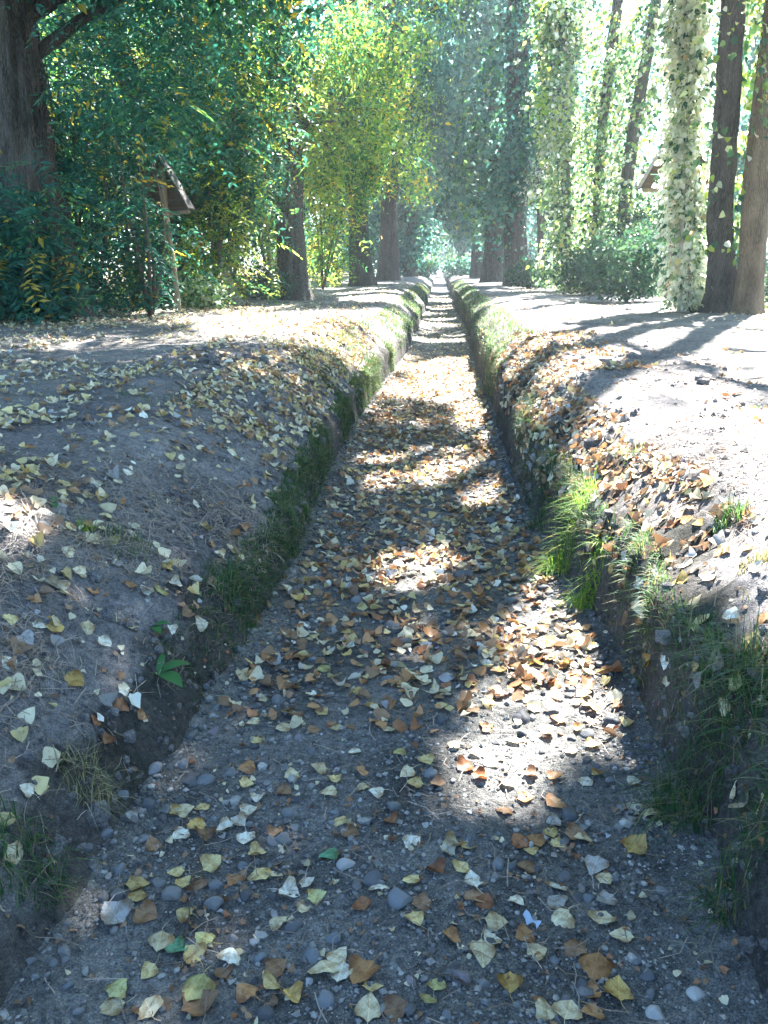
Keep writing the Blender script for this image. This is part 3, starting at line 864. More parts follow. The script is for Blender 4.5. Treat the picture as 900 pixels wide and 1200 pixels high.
# --- shrubs
def shrub(u, v, y, r, h, n, mat, size, lab, fr=0):
    b = pd(u, v, y); b[2] = float(zf(b[0], b[1])) - .03
    e = empty('shrub', b); tag(e, lab, 'shrub', 'shrubs under the trees')
    pcs = []
    for k in range(7):
        tip = b + np.array([rng.normal() * r * .5, rng.normal() * r * .5, h * rng.uniform(.6, .95)])
        t = np.linspace(0, 1, 7)[:, None]
        pcs.append(tube(b + (tip - b) * t, .02 * (1 - .8 * t[:, 0]), 5))
    V, Fq = bmjoin(pcs); mesh_np('stem', V, Fq, MB_twig, e, loc=b)
    c = ellipsoid(n, b + np.array([0, 0, h * .5]), (r, r, h * .52), .3)
    W_ = leafcloud(c, 26, .14, size, .6, True, -.2, False); V, Fq = pack(W_, None)
    mats, mi = sprays(LAST['ids'], mat)
    mesh_np('foliage', V, Fq, mats, e, smooth=False, loc=b, mi=np.tile(mi, 2))


shrub(735, 345, 19.5, .95, 1.6, 150, ML_shrub, .10, 'dark blue-green shrub behind the sunlit path')
shrub(690, 340, 23.5, .9, 1.2, 110, ML_shrub, .10, 'low shrub at the foot of the leafy poplar column')
shrub(765, 340, 24, 1.1, 2.4, 150, ML_shrub, .11, 'taller shrub below the gabled sign in the sun')
shrub(620, 328, 29, .8, .8, 90, ML_shrub, .10, 'small shrub between the very dark trunk and the thin bare one')
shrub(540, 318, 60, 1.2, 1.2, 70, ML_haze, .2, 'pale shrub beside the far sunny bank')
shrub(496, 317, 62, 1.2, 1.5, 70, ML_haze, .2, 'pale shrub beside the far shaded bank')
shrub(236, 354, 15.6, .5, .5, 60, ML_poplar, .08, 'small yellow-green bush at the foot of the roofed sign')
shrub(310, 345, 19.5, .6, .6, 70, ML_shrub, .08, 'little shrub at the foot of the scarred grey trunk')
shrub(920, 352, 16.5, .6, .9, 70, ML_shrub, .09, 'shrub behind the brown slanting trunk')
shrub(812, 356, 15.0, .32, .55, 45, ML_pale, .08, 'small clump of pale and orange leaves between the ivy trunk and the rough dark trunk')
shrub(15, 362, 12.2, .9, .9, 110, ML_shrub, .12, 'dark low bush under the massive old trunk')

# ------------------------------------------------------------------ gabled signs
def box(c, sx, sy, sz, ry=0., bev=.012):
    import bmesh
    bm = bmesh.new(); bmesh.ops.create_cube(bm, size=1)
    bmesh.ops.scale(bm, vec=(sx, sy, sz), verts=bm.verts)
    bmesh.ops.bevel(bm, geom=list(bm.edges), offset=bev, segments=2, affect='EDGES')
    bmesh.ops.triangulate(bm, faces=bm.faces)
    if ry: bmesh.ops.rotate(bm, cent=(0, 0, 0), matrix=__import__('mathutils').Matrix.Rotation(ry, 3, 'Y'), verts=bm.verts)
    bm.verts.ensure_lookup_table()
    V = np.array([v.co[:] for v in bm.verts]) + np.asarray(c); Fq = np.array([[v.index for v in f.verts] for f in bm.faces])
    bm.free()
    return V, Fq


def gabled_sign(base, hw, top, gh, rz, lean, lab, post=True):
    """post, triangular boarded gable and two sloping roof boards; base on the ground"""
    e = empty('wooden_sign', base); tag(e, lab, 'sign', 'gabled wooden signs'); e.rotation_euler = (0, lean, rz)
    t = np.linspace(0, 1, 14)
    V, Fq = tube(np.stack([.012 * np.sin(t * 7), t * 0, t * (top - .12)], -1), (.052 - .006 * t) * (1 + .06 * np.sin(t * 23)), 14, .05, 3, 4)
    n = len(V); V = np.concatenate([V, [[0, 0, top - .11]]])
    mesh_np('post', V, [Fq, np.array([[n - 14 + i, n - 14 + (i + 1) % 14, n] for i in range(14)])], MW_post, e)
    z0 = top - gh
    # gable boards, butted, narrowing to the top
    nb = 5
    for k in range(nb):
        a, b = k / nb, (k + 1) / nb - .012
        y0, y1 = .07, .10
        p = [(-hw * (1 - a), z0 + gh * a), (hw * (1 - a), z0 + gh * a), (hw * (1 - b), z0 + gh * b), (-hw * (1 - b), z0 + gh * b)]
        V = np.array([(x, y0, z) for x, z in p] + [(x, y1, z) for x, z in p])
        Fq = np.array([[0, 1, 2, 3], [7, 6, 5, 4], [0, 4, 5, 1], [1, 5, 6, 2], [2, 6, 7, 3], [3, 7, 4, 0]])
        mesh_np('gable_board', V, Fq, MW_board, e, smooth=False)
    L = math.hypot(hw, gh) * 1.08; ang = math.atan2(gh, hw)
    for s in (-1, 1):
        V, Fq = box((s * hw * .52, .02, z0 + gh * .5 + .03), L, .24, .03, s * ang)
        mesh_np('roof_board', V, Fq, MW_roof, e, smooth=False)
    V, Fq = box((0, .045, z0 - .03), hw * 1.9, .05, .06); mesh_np('crossbeam', V, Fq, MW_post, e, smooth=False)
    return e


sb = pd(209, 360, 14.0); sb[2] = float(zf(sb[0], sb[1])) - .05
gabled_sign(sb, .40, 2.38, .78, R(-12), R(-3.5), 'rustic sign with a pitched roof on one post, half hidden among teal saplings')
sb2 = pd(782, 352, 16.6); sb2[2] = float(zf(sb2[0], sb2[1])) - .05
gabled_sign(sb2, .66, 3.35, 1.22, R(8), 0, 'gabled wooden sign in full sun half hidden behind the pale ivy trunk')

# leaning bleached stump under the saplings
st = pd(282, 354, 17.2); st[2] = float(zf(st[0], st[1])) - .05
V, Fq = trunk_piece([st, st + np.array([-.2, 0, .35]), st + np.array([-.42, .05, .95])], .11, .06, 16, 30, .2, .3, 4, 8)
tag(mesh_np('tree_stump', V, Fq, MB_wood, loc=st), 'bleached leaning stump at the edge of the shaded path', 'stump')

# ------------------------------------------------------------------ fallen leaves
def leaf_template(curl, twist, cup, seed, nr=13, nc=9, petiole=True):
    r_ = np.random.default_rng(seed)
    t = np.linspace(0, 1, nr) if nr > 8 else np.array([0, .06, .18, .34, .56, .8, 1.0])
    w = np.interp(t, [0, .04, .1, .18, .28, .4, .52, .64, .76, .88, .96, 1], [.20, .36, .47, .535, .56, .54, .485, .40, .29, .16, .065, .015]) * (1 + r_.uniform(-.07, .07, nr))
    w = w * r_.uniform(.9, 1.12); curl *= .6; twist *= .6; cup *= .7
    c = np.linspace(-1, 1, nc)
    X = w[:, None] * c[None] * 1.0; Yy = np.repeat(t[:, None], nc, 1) - .06 * (1 - np.abs(c[None])) * (t[:, None] < .05)
    Yy = Yy + .07 * np.abs(c[None]) ** 2 * (t[:, None] < .05)
    X = X + r_.uniform(-.012, .012, X.shape) + .05 * r_.normal() * np.sin(Yy * 3); Yy = Yy + r_.uniform(-.012, .012, X.shape)
    Z = cup * X * X * 2 + curl * (Yy - .4) ** 2 + twist * X * (Yy - .4) + .08 * np.abs(X) + r_.normal(size=X.shape) * .007 + .10 * fbm(X * 3 + seed, Yy * 3, seed, 2) + .06 * np.sin(Yy * 9 + seed) * np.abs(X) * 2
    V = np.stack([X, Yy - .4, Z - Z.min() * .5 - .02], -1).reshape(-1, 3)
    i = np.arange(nr - 1)[:, None] * nc; j = np.arange(nc - 1)[None]
    Fq = np.stack([i + j, i + j + 1, i + nc + j + 1, i + nc + j], -1).reshape(-1, 4)
    if petiole:
        b = V[nc // 2]
        q = []
        k0 = len(V)
        for s_ in range(4):
            yy = -.17 * s_; xx = .05 * s_ * s_ * (1 if seed % 2 else -1) * .5
            q += [(b[0] + xx - .012, b[1] + yy + .01, b[2] + .004 + .02 * s_), (b[0] + xx + .012, b[1] + yy + .01, b[2] + .012 + .02 * s_)]
        V = np.concatenate([V, q])
        Fq = np.concatenate([Fq, [[k0 + 2 * s_, k0 + 2 * s_ + 1, k0 + 2 * s_ + 3, k0 + 2 * s_ + 2] for s_ in range(3)]])
    return V, Fq


TPL = [leaf_template(*a) for a in ((.1, .1, .2, 1), (.5, .3, .5, 2), (-.5, .5, .3, 3), (.9, -.4, .9, 4), (.2, .9, -.5, 5), (-.8, .2, -.8, 6), (1.2, .3, .2, 7), (.15, -.2, .1, 8), (.3, .2, 1.5, 9))]
STATE = ['flat', 'slightly curled', 'bent', 'cupped', 'twisted', 'arched', 'curled-up', 'flat', 'folded']
TM = []
for V, Fq in TPL:
    me_o = mesh_np('leaf_template', V, Fq, FM['pale']); TM.append(me_o.data); bpy.data.objects.remove(me_o)

# colour letters: w white p pale y yellow g golden o orange b brown r rust s grey n pale green t green; capitals are big leaves
CL = dict(w='white', p='pale', y='yellow', g='golden', o='orange', b='brown', r='rust', s='grey', n='green', t='teal')
L6 = """595,195p 600,240y 580,300o 575,340y 685,320p 750,305p 850,310o 785,330y 770,360p 665,355b 850,350p 885,358w 410,405y 430,405p 475,397y 460,437g 480,460b 425,460w 605,370w 580,405w 560,432w 530,443w
575,470w 645,460b 795,430y 820,455b 600,505y 770,505t 360,485b 310,420s 415,548y 435,575y 460,580b 495,530y 550,565o 610,555y 645,555p 720,575w 675,597w 740,607n 715,637p 890,585w 655,665p 320,575y 320,605y 340,645b
270,650S 435,645y 850,625r 480,707n 375,710p 415,725t 455,745y 350,780y 540,750w 645,770b 520,790b 580,830o 640,810y 680,840g 460,820N 465,860B 275,825n 265,865p 350,870p 765,775P 800,785w 790,750p 855,785O 870,820y 865,870P
20,62w 172,97G 245,8w 290,122w 330,180o 285,155r 225,195r 245,235r 65,358w 95,350y 35,505p 860,20p 820,18w 880,60o 840,62y 800,5p 760,70n 740,90w 690,115n 665,75b 720,40b 690,40b 625,50o 640,55b 730,130p 755,172y 872,158g
675,174p 665,208p 790,210p 735,215b 830,265w"""
L7 = """55,313p 100,283y 75,340y 125,340b 35,265n 45,110y 200,92b 98,105p 200,158p 57,140b 240,205o 245,150y 418,65o 270,73g 410,190o 400,325o 330,375o 400,385O 490,250y 585,335w 470,335w 500,320y 590,487G 405,482y 345,500y 390,457y
445,457b 495,530S 515,563p 520,612s 405,620s 405,585w 335,540b 180,540y 200,493y 150,500w 120,545r 160,485p 65,565y 90,620b 75,655y 15,430r 65,480w 155,700o 210,570w 210,605b 235,620r 310,615w 260,665p 230,735P 250,705w 330,695o
355,735p 415,655p 445,730b 510,660p 560,700p 495,770O 550,830G 490,835o 295,812g 125,815n 105,850n 375,872p 430,875p 490,875o 25,870b 20,25b 130,50o 145,130w 10,215p 190,300r 225,325r 165,250p 280,405b 355,475o 320,478r
400,430s 470,470p 880,390P 620,410p 590,400w 440,265w 380,215w 290,340w 250,290w 220,270w 305,240w 345,320b 270,130w 330,140w 300,70w 350,80w 290,20o 350,30w 400,110o 450,150w 240,60w"""
L4 = """70,350o 125,388w 15,520w 65,505p 110,505w 175,455o 100,425b 225,437w 60,450o 160,600p 230,565p 265,570n 265,525y 310,555w 315,535w 190,645p 75,632n 130,680W 150,695p 220,690o 305,675o 240,735W 90,770w 125,775G 205,775p 25,755y
395,635y 375,687n 340,690w 410,672w 470,765W 400,780w 500,665b 515,605p 545,590p 570,540o 440,510p 460,485w 480,540y 500,490y 620,590p 605,760b 630,720b 665,685b 680,725b 300,410w 240,470g 285,480o 210,468p"""
LR = """340,235r 370,210o 415,205o 475,215g 430,145o 380,180p 515,95p 705,170o 735,215w 130,372w 65,435g 585,350P 575,360o 700,335o 345,410b 400,480g 370,485y 300,470p 460,435s 520,475w 420,410w 455,585p 300,590S 200,600P 195,665o 330,660b
455,705n 500,675y 625,650w 640,680b 715,770y 690,820s 560,870S 465,910y 480,955s 650,965N 600,1080p 775,1030p 245,865g 170,912o 235,795w 320,865w 330,960p 135,665b 775,670o 225,720n 740,430w 270,440w 700,1530W 640,1480p"""
picks = []
for txt, ox, oy, sc in ((L6, 0, 750, 2), (L7, 450, 750, 2), (L4, 0, 350, 2), (LR, 700, 560, 4)):
    for w_ in txt.split():
        a, b = w_.split(','); k = b[-1]
        u, v = ox + float(a) / sc, oy + float(b[:-1]) / sc
        picks.append((u, v, CL[k.lower()], k.isupper()))
individ = []
for (u, v, k, big) in picks:
    individ.append((hit(u, v), k, big))
tries = 0
while len(individ) < 300 and tries < 4000:
    tries += 1
    u, v = rng.uniform(200, 860), rng.uniform(770, 1195)
    if v > 900 and rng.random() < .6: continue
    p = hit(u, v)
    if p[2] > .2 or min(np.linalg.norm(p - q[0]) for q in individ) < .055: continue
    individ.append((p, CL[rng.choice(list('wwppyyobbsg'))], False))
individ = individ[:300]


def frame_from(nrm, ang, tilt=None):
    z = Vector(nrm); 
    if tilt: z = (z + Vector(tilt)).normalized()
    x = Vector((math.cos(ang), math.sin(ang), 0)); x = (x - z * x.dot(z)).normalized(); y = z.cross(x)
    return x, y, z


from mathutils import Matrix
leaf_objs = []
for (p, k, big) in individ:
    vi = int(rng.integers(len(TM)))
    o = bpy.data.objects.new('fallen_leaf', TM[vi]); link(o)
    o.material_slots[0].link = 'OBJECT'; o.material_slots[0].material = FM[k]
    s = (.072 if big else .050) * rng.uniform(.82, 1.15)
    nn = znorm(np.array(p[0]), np.array(p[1]), .05)
    x, y, z = frame_from(nn, rng.uniform(0, 6.283), (rng.normal() * .16, rng.normal() * .16, 0))
    sx = s * rng.uniform(.8, 1.05)
    cz = .55
    o.matrix_world = Matrix(((x.x * sx, y.x * s, z.x * s * cz, p[0]), (x.y * sx, y.y * s, z.y * s * cz, p[1]), (x.z * sx, y.z * s, z.z * s * cz, p[2] + .007), (0, 0, 0, 1)))
    leaf_objs.append((o, k, vi, big, p))

# --- the uncountable rest, one object
LOW = [leaf_template(*a, nr=7, nc=5, petiole=False) for a in ((.1, .2, .3, 11), (.6, .3, .5, 12), (-.4, .4, .3, 13), (.2, -.5, .6, 14), (.05, .1, -.2, 15), (-.7, -.2, -.5, 16), (1.0, .8, 1.4, 17))]


_t, _f = LOW[3]; LOW.append((_t * np.array([.38, 1.15, 1.0]), _f))


def scatter_leaves(name, X, Y, cols, size, lab, tilt=.35, lift=.014):
    n = len(X); Z = zf(X, Y); nn = znorm(X, Y, .05) + np.stack([rng.normal(size=n) * tilt, rng.normal(size=n) * tilt, np.zeros(n)], -1)
    z = unit(nn); a = rng.uniform(0, 6.283, n)
    x = np.stack([np.cos(a), np.sin(a), np.zeros(n)], -1); x = unit(x - z * (x * z).sum(-1, keepdims=True)); y = np.cross(z, x)
    s = size * rng.uniform(.5, 1.3, n)
    vi = rng.integers(0, len(LOW), n)
    Vs, Fs, Ms, off = [], [], [], 0
    for q, (T, Fq) in enumerate(LOW):
        m = np.nonzero(vi == q)[0]
        if not len(m): continue
        P = place(X[m], Y[m], lift)
        V = P[:, None] + s[m][:, None, None] * (x[m][:, None] * T[None, :, :1] + y[m][:, None] * T[None, :, 1:2] + z[m][:, None] * T[None, :, 2:3])
        k = len(T)
        Fs.append((Fq[None] + (np.arange(len(m)) * k)[:, None, None] + off).reshape(-1, 4)); Vs.append(V.reshape(-1, 3)); off += len(m) * k
        Ms.append(np.repeat(cols[m], len(Fq)))
    o = mesh_np(name, np.concatenate(Vs), np.concatenate(Fs), [FMS[k] for k in FK], mi=np.concatenate(Ms))
    tag(o, lab, 'leaves', kind='stuff')


def pickcols(n, w):
    ks = [FK.index(CL[c]) for c in w]
    return rng.choice(ks, n)


XS, YS, CS = [], [], []
def add_l(n, xf, yf, dens, w):
    y = yf(n); x = xf(y, n)
    k = rng.random(n) < dens(x, y)
    XS.append(x[k]); YS.append(y[k]); CS.append(pickcols(int(k.sum()), w))


bedx = lambda y, n: eL(y) + (eR(y) - eL(y)) * (.04 + .92 * rng.random(n))
yy = lambda a, b, p=1.0: (lambda n: a + (b - a) * rng.random(n) ** p)
add_l(8600, bedx, yy(2.6, 15, 1.5), lambda x, y: np.clip(.64 + 1.2 * fbm(x * 2.6, y * 1.6, 91, 4) + .06 * (y > 4), .08, 1), 'wppppyygoooobbbbbrrs')
add_l(2500, bedx, yy(15, 45), lambda x, y: .7 + 0 * x, 'pppyybbo')
# shaded bank: thick from the lip down, clumped
lb = lambda a, b: (lambda y, n: eL(y) - (a + (b - a) * rng.random(n)))
rb = lambda a, b: (lambda y, n: eR(y) + (a + (b - a) * rng.random(n)))
clump = lambda x, y, s, t: np.clip((fbm(x * s, y * s, 95, 3) + t) * 5, 0.03, 1)
add_l(6500, lb(.12, 1.6), yy(1.6, 12, 1.3), lambda x, y: np.maximum(clump(x, y, 2.5, .06), .22) * np.clip((y - .8) / 4, .2, 1), 'wpppppyyygobbbs')
add_l(2200, lb(.2, .9), yy(5, 13), lambda x, y: clump(x, y, 2.0, .2), 'pppyyyoobbg')
add_l(6500, lb(1.3, 5.0), yy(2.6, 16), lambda x, y: clump(x, y, 1.3, .14) * np.clip((y - 1.5) / 4, .25, 1), 'wpppppyybb')
add_l(9500, lb(3.0, 9.5), yy(4.5, 18), lambda x, y: clump(x, y, 1.0, .22), 'ppppyyybbbs')
add_l(2600, lb(1.2, 4.5), yy(10, 36), lambda x, y: clump(x, y, 1.0, .05), 'wppppyyb')
add_l(1600, lb(.3, 1.2), yy(12, 36), lambda x, y: clump(x, y, 1.2, .1), 'pppyyobb')
# sunny bank
add_l(3400, rb(.03, .40), yy(3.0, 10.5), lambda x, y: clump(x, y, 2.4, .18), 'pppyoorbbbbss')
add_l(900, rb(.35, 1.1), yy(6.5, 10.0), lambda x, y: clump(x, y, 1.8, .1), 'ppyoorbbb')
add_l(500, rb(.4, 1.6), yy(3.2, 8), lambda x, y: clump(x, y, 2.4, -.14), 'pooorb')
add_l(1600, rb(1.5, 6), yy(5, 20), lambda x, y: clump(x, y, 1.1, -.12), 'ppyoob')
add_l(900, rb(4, 7), yy(9, 16), lambda x, y: clump(x, y, 1.0, .1), 'ppyyoob')
add_l(1200, rb(.2, 4), yy(12, 36), lambda x, y: clump(x, y, 1.0, 0.0), 'ppyyob')
# beyond the sides of the frame, near
add_l(500, lb(.3, 3), yy(-1, 2.4), lambda x, y: .6 + 0 * x, 'wppyyob')
add_l(500, rb(.3, 3), yy(-1, 3.4), lambda x, y: .6 + 0 * x, 'ppoorbb')
X, Y, Cc = np.concatenate(XS), np.concatenate(YS), np.concatenate(CS)
Z = zf(X, Y); u, v, dep = proj(np.stack([X, Y, Z], -1))
inf = (dep > .2) & (u > -30) & (u < 930) & (v < 1230)
isbed = Z < .17
near = inf & np.where(isbed, v > 805 + 60 * (rng.random(len(v)) - .5), np.where(X < 0, v > 560 + 40 * (rng.random(len(v)) - .5), v > 590 + 30 * (rng.random(len(v)) - .5)))
k = ~near | ((X < 0) & ~isbed & (rng.random(len(X)) < .6)) | ((X > 0) & ~isbed & (rng.random(len(X)) < .5)) | (isbed & (rng.random(len(X)) < .12))
XA, YA = X, Y
scatter_leaves('fallen_leaves', X[k], Y[k], Cc[k], .046, 'countless yellow, orange and brown leaves strewn along the ditch and both banks')

# crumbled leaf bits and clods of earth
n = 15000
t = rng.random(n); y = 1.0 + 10 * rng.random(n) ** 1.7
side = rng.integers(0, 3, n)
x = np.where(side == 0, eL(y) - 1.9 * t, np.where(side == 1, eR(y) + 1.7 * t, eL(y) + (eR(y) - eL(y)) * t))
k = rng.random(n) < np.clip(.5 + 1.6 * fbm(x * 2, y * 2, 141, 3), .05, 1)
x, y = x[k], y[k]
scatter_leaves('leaf_litter', x, y, pickcols(len(x), 'bbbbrbspp'), .017, 'crumbled brown scraps of dead leaves over the soil', .5, .004)

# ------------------------------------------------------------------ stones and gravel
def stone_mesh(seed, flat):
    import bmesh
    r_ = np.random.default_rng(seed)
    bm = bmesh.new(); bmesh.ops.create_icosphere(bm, subdivisions=3, radius=1)
    V = np.array([v.co[:] for v in bm.verts])
    for _ in range(7):                                # water-worn facets
        d = unit(r_.normal(size=3)); h = r_.uniform(.45, .9); q = V @ d
        V = V - np.maximum(q - h, 0)[:, None] * d * .93
    V = V * np.array([1, r_.uniform(.68, .95), flat]) * (1 + .10 * fbm(V[:, 0] * 1.3 + V[:, 2], V[:, 1] * 1.3 + V[:, 2] * .7, seed, 2))[:, None]
    Fq = np.array([[v.index for v in f.verts] for f in bm.faces]); bm.free()
    o = mesh_np('stone_template', V, Fq, MS['grey']); me = o.data; bpy.data.objects.remove(o)
    return me


SMESH = [stone_mesh(100 + i, f) for i, f in enumerate((.62, .8, .5, .7, .9, .58, .75, .66))]
S6 = """360,300,24b 445,330,24d 480,328,26b 430,290,18b 540,315,18g 345,388,20d 285,363,17b 310,420,18g 250,455,22b 335,465,18b 420,380,16d 500,215,22m 570,530,18b 280,537,20b 240,605,22d 810,525,24p 680,405,24g 690,672,26d 785,697,24b
605,750,24b 730,740,26b 875,568,28d 70,755,15g 125,755,15g 155,815,20b 155,745,14g 85,790,14g 620,875,26d 760,845,26b 270,600,20g 450,715,18d 500,620,26g 580,600,20d 655,140,22g 585,435,14b 665,475,26g 700,375,16d 785,405,14b 640,600,14d
370,570,22g 505,575,22b 185,870,16g 155,665,14g 480,110,12b 505,160,16b 570,100,14b 555,20,14b 575,75,12g 600,10,10g 200,490,20d 215,520,16d 395,300,12d 520,470,12d 560,570,10g 405,600,28g 640,470,24g 500,420,10b 730,260,16d
790,290,12d 620,290,20d 700,230,14m 545,700,14g 690,440,16g 760,620,10d"""
S7 = """40,612,34b 640,880,28p 620,785,22d 470,810,24d 625,830,18g 400,795,14d 420,555,22d 455,605,18d 480,605,18b 435,410,26d 330,185,28d 110,312,18b 20,390,22g 270,525,20b 300,530,16d 200,470,14b 180,790,26m 230,805,24g 150,790,16b 590,750,18b 735,830,28P
570,235,18d 545,295,16d 465,445,22b 560,430,14d 395,640,14d 530,330,14g 500,295,12d 320,220,16d 345,180,12d 440,230,12d 370,265,12d 350,300,14d 600,300,14d 620,250,14d 580,270,12d 350,690,12d 400,750,14b 425,840,16g 365,835,12d
460,765,12g 540,560,14b 505,650,12d 610,610,10d 640,640,14d 240,700,12d 240,850,14b 310,855,12b 150,880,16g 60,800,18m 20,760,14g 115,720,10g 340,560,12d 360,540,14d 670,815,12g"""
SF = """542,677,15d 577,613,11d 475,655,10d 462,737,15d 474,640,9d 640,690,10d 500,600,8d 612,845,13d 455,800,12g 430,760,12d 520,845,9d 600,705,10d 545,760,9g 420,705,9g 560,660,8d 345,800,10b 365,775,9b 690,860,12d 715,845,12d"""
stones = []
for txt, ox, oy, sc in ((S6, 0, 750, 2), (S7, 450, 750, 2), (SF, 0, 0, 1)):
    for w_ in txt.split():
        a, b, c = w_.split(','); kk = c[-1]; d_ = float(c[:-1]) / sc
        stones.append((ox + float(a) / sc, oy + float(b) / sc, d_ * (1.0 if sc > 1 else 1), dict(b='blue-grey', d='dark', g='grey', p='pale', P='pale', m='mauve')[kk]))
stone_objs = []
for (u, v, dpx, kk) in stones:
    p = hit(u, v)
    depth = float((p - C0) @ fw)
    r_ = dpx * depth / F * 1.0
    main = abs(u - 470) < 1 and abs(v - 1056) < 1
    vi = 4 if main else int(rng.integers(len(SMESH)))
    o = bpy.data.objects.new('stone', SMESH[vi]); link(o)
    o.material_slots[0].link = 'OBJECT'; o.material_slots[0].material = MS[kk]
    o.scale = (r_, r_, r_); o.location = (p[0], p[1], p[2] + r_ * .02); o.rotation_euler = (rng.normal() * .2, rng.normal() * .2, rng.uniform(0, 6.28))
    stone_objs.append((o, kk, r_, u, v))

# gravel
def ico():
    import bmesh
    bm = bmesh.new(); bmesh.ops.create_icosphere(bm, subdivisions=1, radius=1)
    V = np.array([v.co[:] for v in bm.verts]); Fq = np.array([[v.index for v in f.verts] for f in bm.faces]); bm.free()
    return V, Fq


IV, IF = ico()
n = 13000
gy = 1.0 + 9 * rng.random(n) ** 2.0
t = rng.random(n); edge = rng.random(n) < .45
t = np.where(edge & (rng.random(n) < .5), t * .22, np.where(edge, 1 - t * .16, t))
gx = eL(gy) + (eR(gy) - eL(gy)) * t
keep = rng.random(n) < np.clip(.42 + 1.9 * fbm(gx * 3.2, gy * 2.6, 121), .06, 1)
gx, gy = gx[keep], gy[keep]; n = len(gx)
gs = .0048 * np.exp(rng.normal(size=n) * .55) * np.interp(gy, [1, 8], [1, 2.0])
gs = np.minimum(gs, .02)
a = rng.uniform(0, 6.28, n); ca, sa = np.cos(a), np.sin(a)
sq = np.stack([rng.uniform(.8, 1.4, n), rng.uniform(.7, 1, n), rng.uniform(.45, .85, n)], -1)
T = IV[None] * sq[:, None] * (1 + .28 * (rng.random((n, len(IV), 1)) - .5)) * gs[:, None, None]
V = np.stack([T[..., 0] * ca[:, None] - T[..., 1] * sa[:, None] + gx[:, None], T[..., 0] * sa[:, None] + T[..., 1] * ca[:, None] + gy[:, None], T[..., 2] + (zf(gx, gy) + gs * .25)[:, None]], -1)
Fq = (IF[None] + (np.arange(n) * len(IV))[:, None, None]).reshape(-1, 3)
n = 22000
cy = 1.0 + 8 * rng.random(n) ** 1.8; sd_ = rng.random(n) < .5
ct = rng.random(n) ** 1.3 * 1.6
cx = np.where(sd_, eL(cy) - ct, eR(cy) + ct)
keep = rng.random(n) < np.clip(.4 + 2.0 * fbm(cx * 2.6, cy * 2.6, 151), .04, 1) * np.where(sd_, 1, np.where(ct > .5, .3, 1))
cx, cy = cx[keep], cy[keep]; n = len(cx)
cs = np.minimum(.0045 * np.exp(rng.normal(size=n) * .75), .028) * np.interp(cy, [1, 8], [1, 1.8])
T = IV[None] * rng.uniform(.6, 1.3, (n, 1, 3)) * (1 + .5 * (rng.random((n, len(IV), 1)) - .5)) * cs[:, None, None]
Pc = place(cx, cy, 0.); Pc[:, 2] += cs * .2
tag(mesh_np('soil_clods', (T + Pc[:, None]).reshape(-1, 3), (IF[None] + (np.arange(n) * len(IV))[:, None, None]).reshape(-1, 3), M_bank, smooth=False), 'crumbs and small clods of dry earth over the banks', 'earth', kind='stuff')
OV = np.array([(1, 0, 0), (-1, 0, 0), (0, 1, 0), (0, -1, 0), (0, 0, 1), (0, 0, -1)], float)
OF = np.array([(0, 2, 4), (2, 1, 4), (1, 3, 4), (3, 0, 4), (2, 0, 5), (1, 2, 5), (3, 1, 5), (0, 3, 5)])
n = 52000
hy = 1.0 + 5.5 * rng.random(n) ** 1.6; hx = eL(hy) + (eR(hy) - eL(hy)) * rng.random(n)
keep = rng.random(n) < np.clip(.55 + 2.2 * fbm(hx * 2.4, hy * 2.0, 191, 4), .05, 1); hx, hy = hx[keep], hy[keep]; n = len(hx)
hs = np.minimum(.0030 * np.exp(rng.normal(size=n) * .5), .011) * np.interp(hy, [1, 6], [1, 1.7])
T = OV[None] * rng.uniform(.55, 1.3, (n, 6, 1)) * hs[:, None, None]
a_ = rng.uniform(0, 6.28, n); ca, sa = np.cos(a_)[:, None], np.sin(a_)[:, None]
T = np.stack([T[..., 0] * ca - T[..., 1] * sa, T[..., 0] * sa + T[..., 1] * ca, T[..., 2] * .7], -1)
Pg = np.stack([hx, hy, zf(hx, hy) + hs * .25], -1)
V2 = (T + Pg[:, None]).reshape(-1, 3); F2 = (OF[None] + (np.arange(n) * 6)[:, None, None]).reshape(-1, 3)
Fq = np.concatenate([Fq, F2 + V.reshape(-1, 3).shape[0]]); V = np.concatenate([V.reshape(-1, 3), V2])
tag(mesh_np('gravel', V.reshape(-1, 3), Fq, MS_gravel, smooth=False), 'grey gravel scattered over the dry ditch bed', 'gravel', kind='stuff')

# ------------------------------------------------------------------ grass, needles, weeds, twigs
def grass_mesh(P, L, Wd, lean, segs=4):
    n = len(P); a = rng.uniform(0, 6.283, n)
    out = np.stack([np.cos(a), np.sin(a), np.zeros(n)], -1) * rng.uniform(.3, 1, n)[:, None] + lean
    side = unit(np.cross(out + 1e-4, np.array([0, 0, 1.0])))
    rows = []
    for s in range(segs + 1):
        t = s / segs
        c = P + np.array([0, 0, 1.0]) * (L * (t * .9 - .62 * t * t * np.linalg.norm(out, axis=1)))[:, None] + out * (L * (.18 * t + .55 * t * t))[:, None]
        w = Wd * (1 - t) ** .7
        rows += [c - side * w[:, None] * .5, c + side * w[:, None] * .5]
    V = np.stack(rows, 1); k = 2 * (segs + 1)
    b = (np.arange(n) * k)[:, None, None]
    Fq = (np.array([[2 * s, 2 * s + 1, 2 * s + 3, 2 * s + 2] for s in range(segs)])[None] + b).reshape(-1, 4)
    return V.reshape(-1, 3), Fq


gp, gL, glean = [], [], []
def add_g(n, xf, yf, dens, L, lean):
    y = yf(n); x = xf(y, n); k = rng.random(n) < dens(x, y); x, y = x[k], y[k]
    gp.append(place(x, y, -.005)); gL.append(L * rng.uniform(.4, 1.3, len(x))); glean.append(np.repeat([lean], len(x), 0))


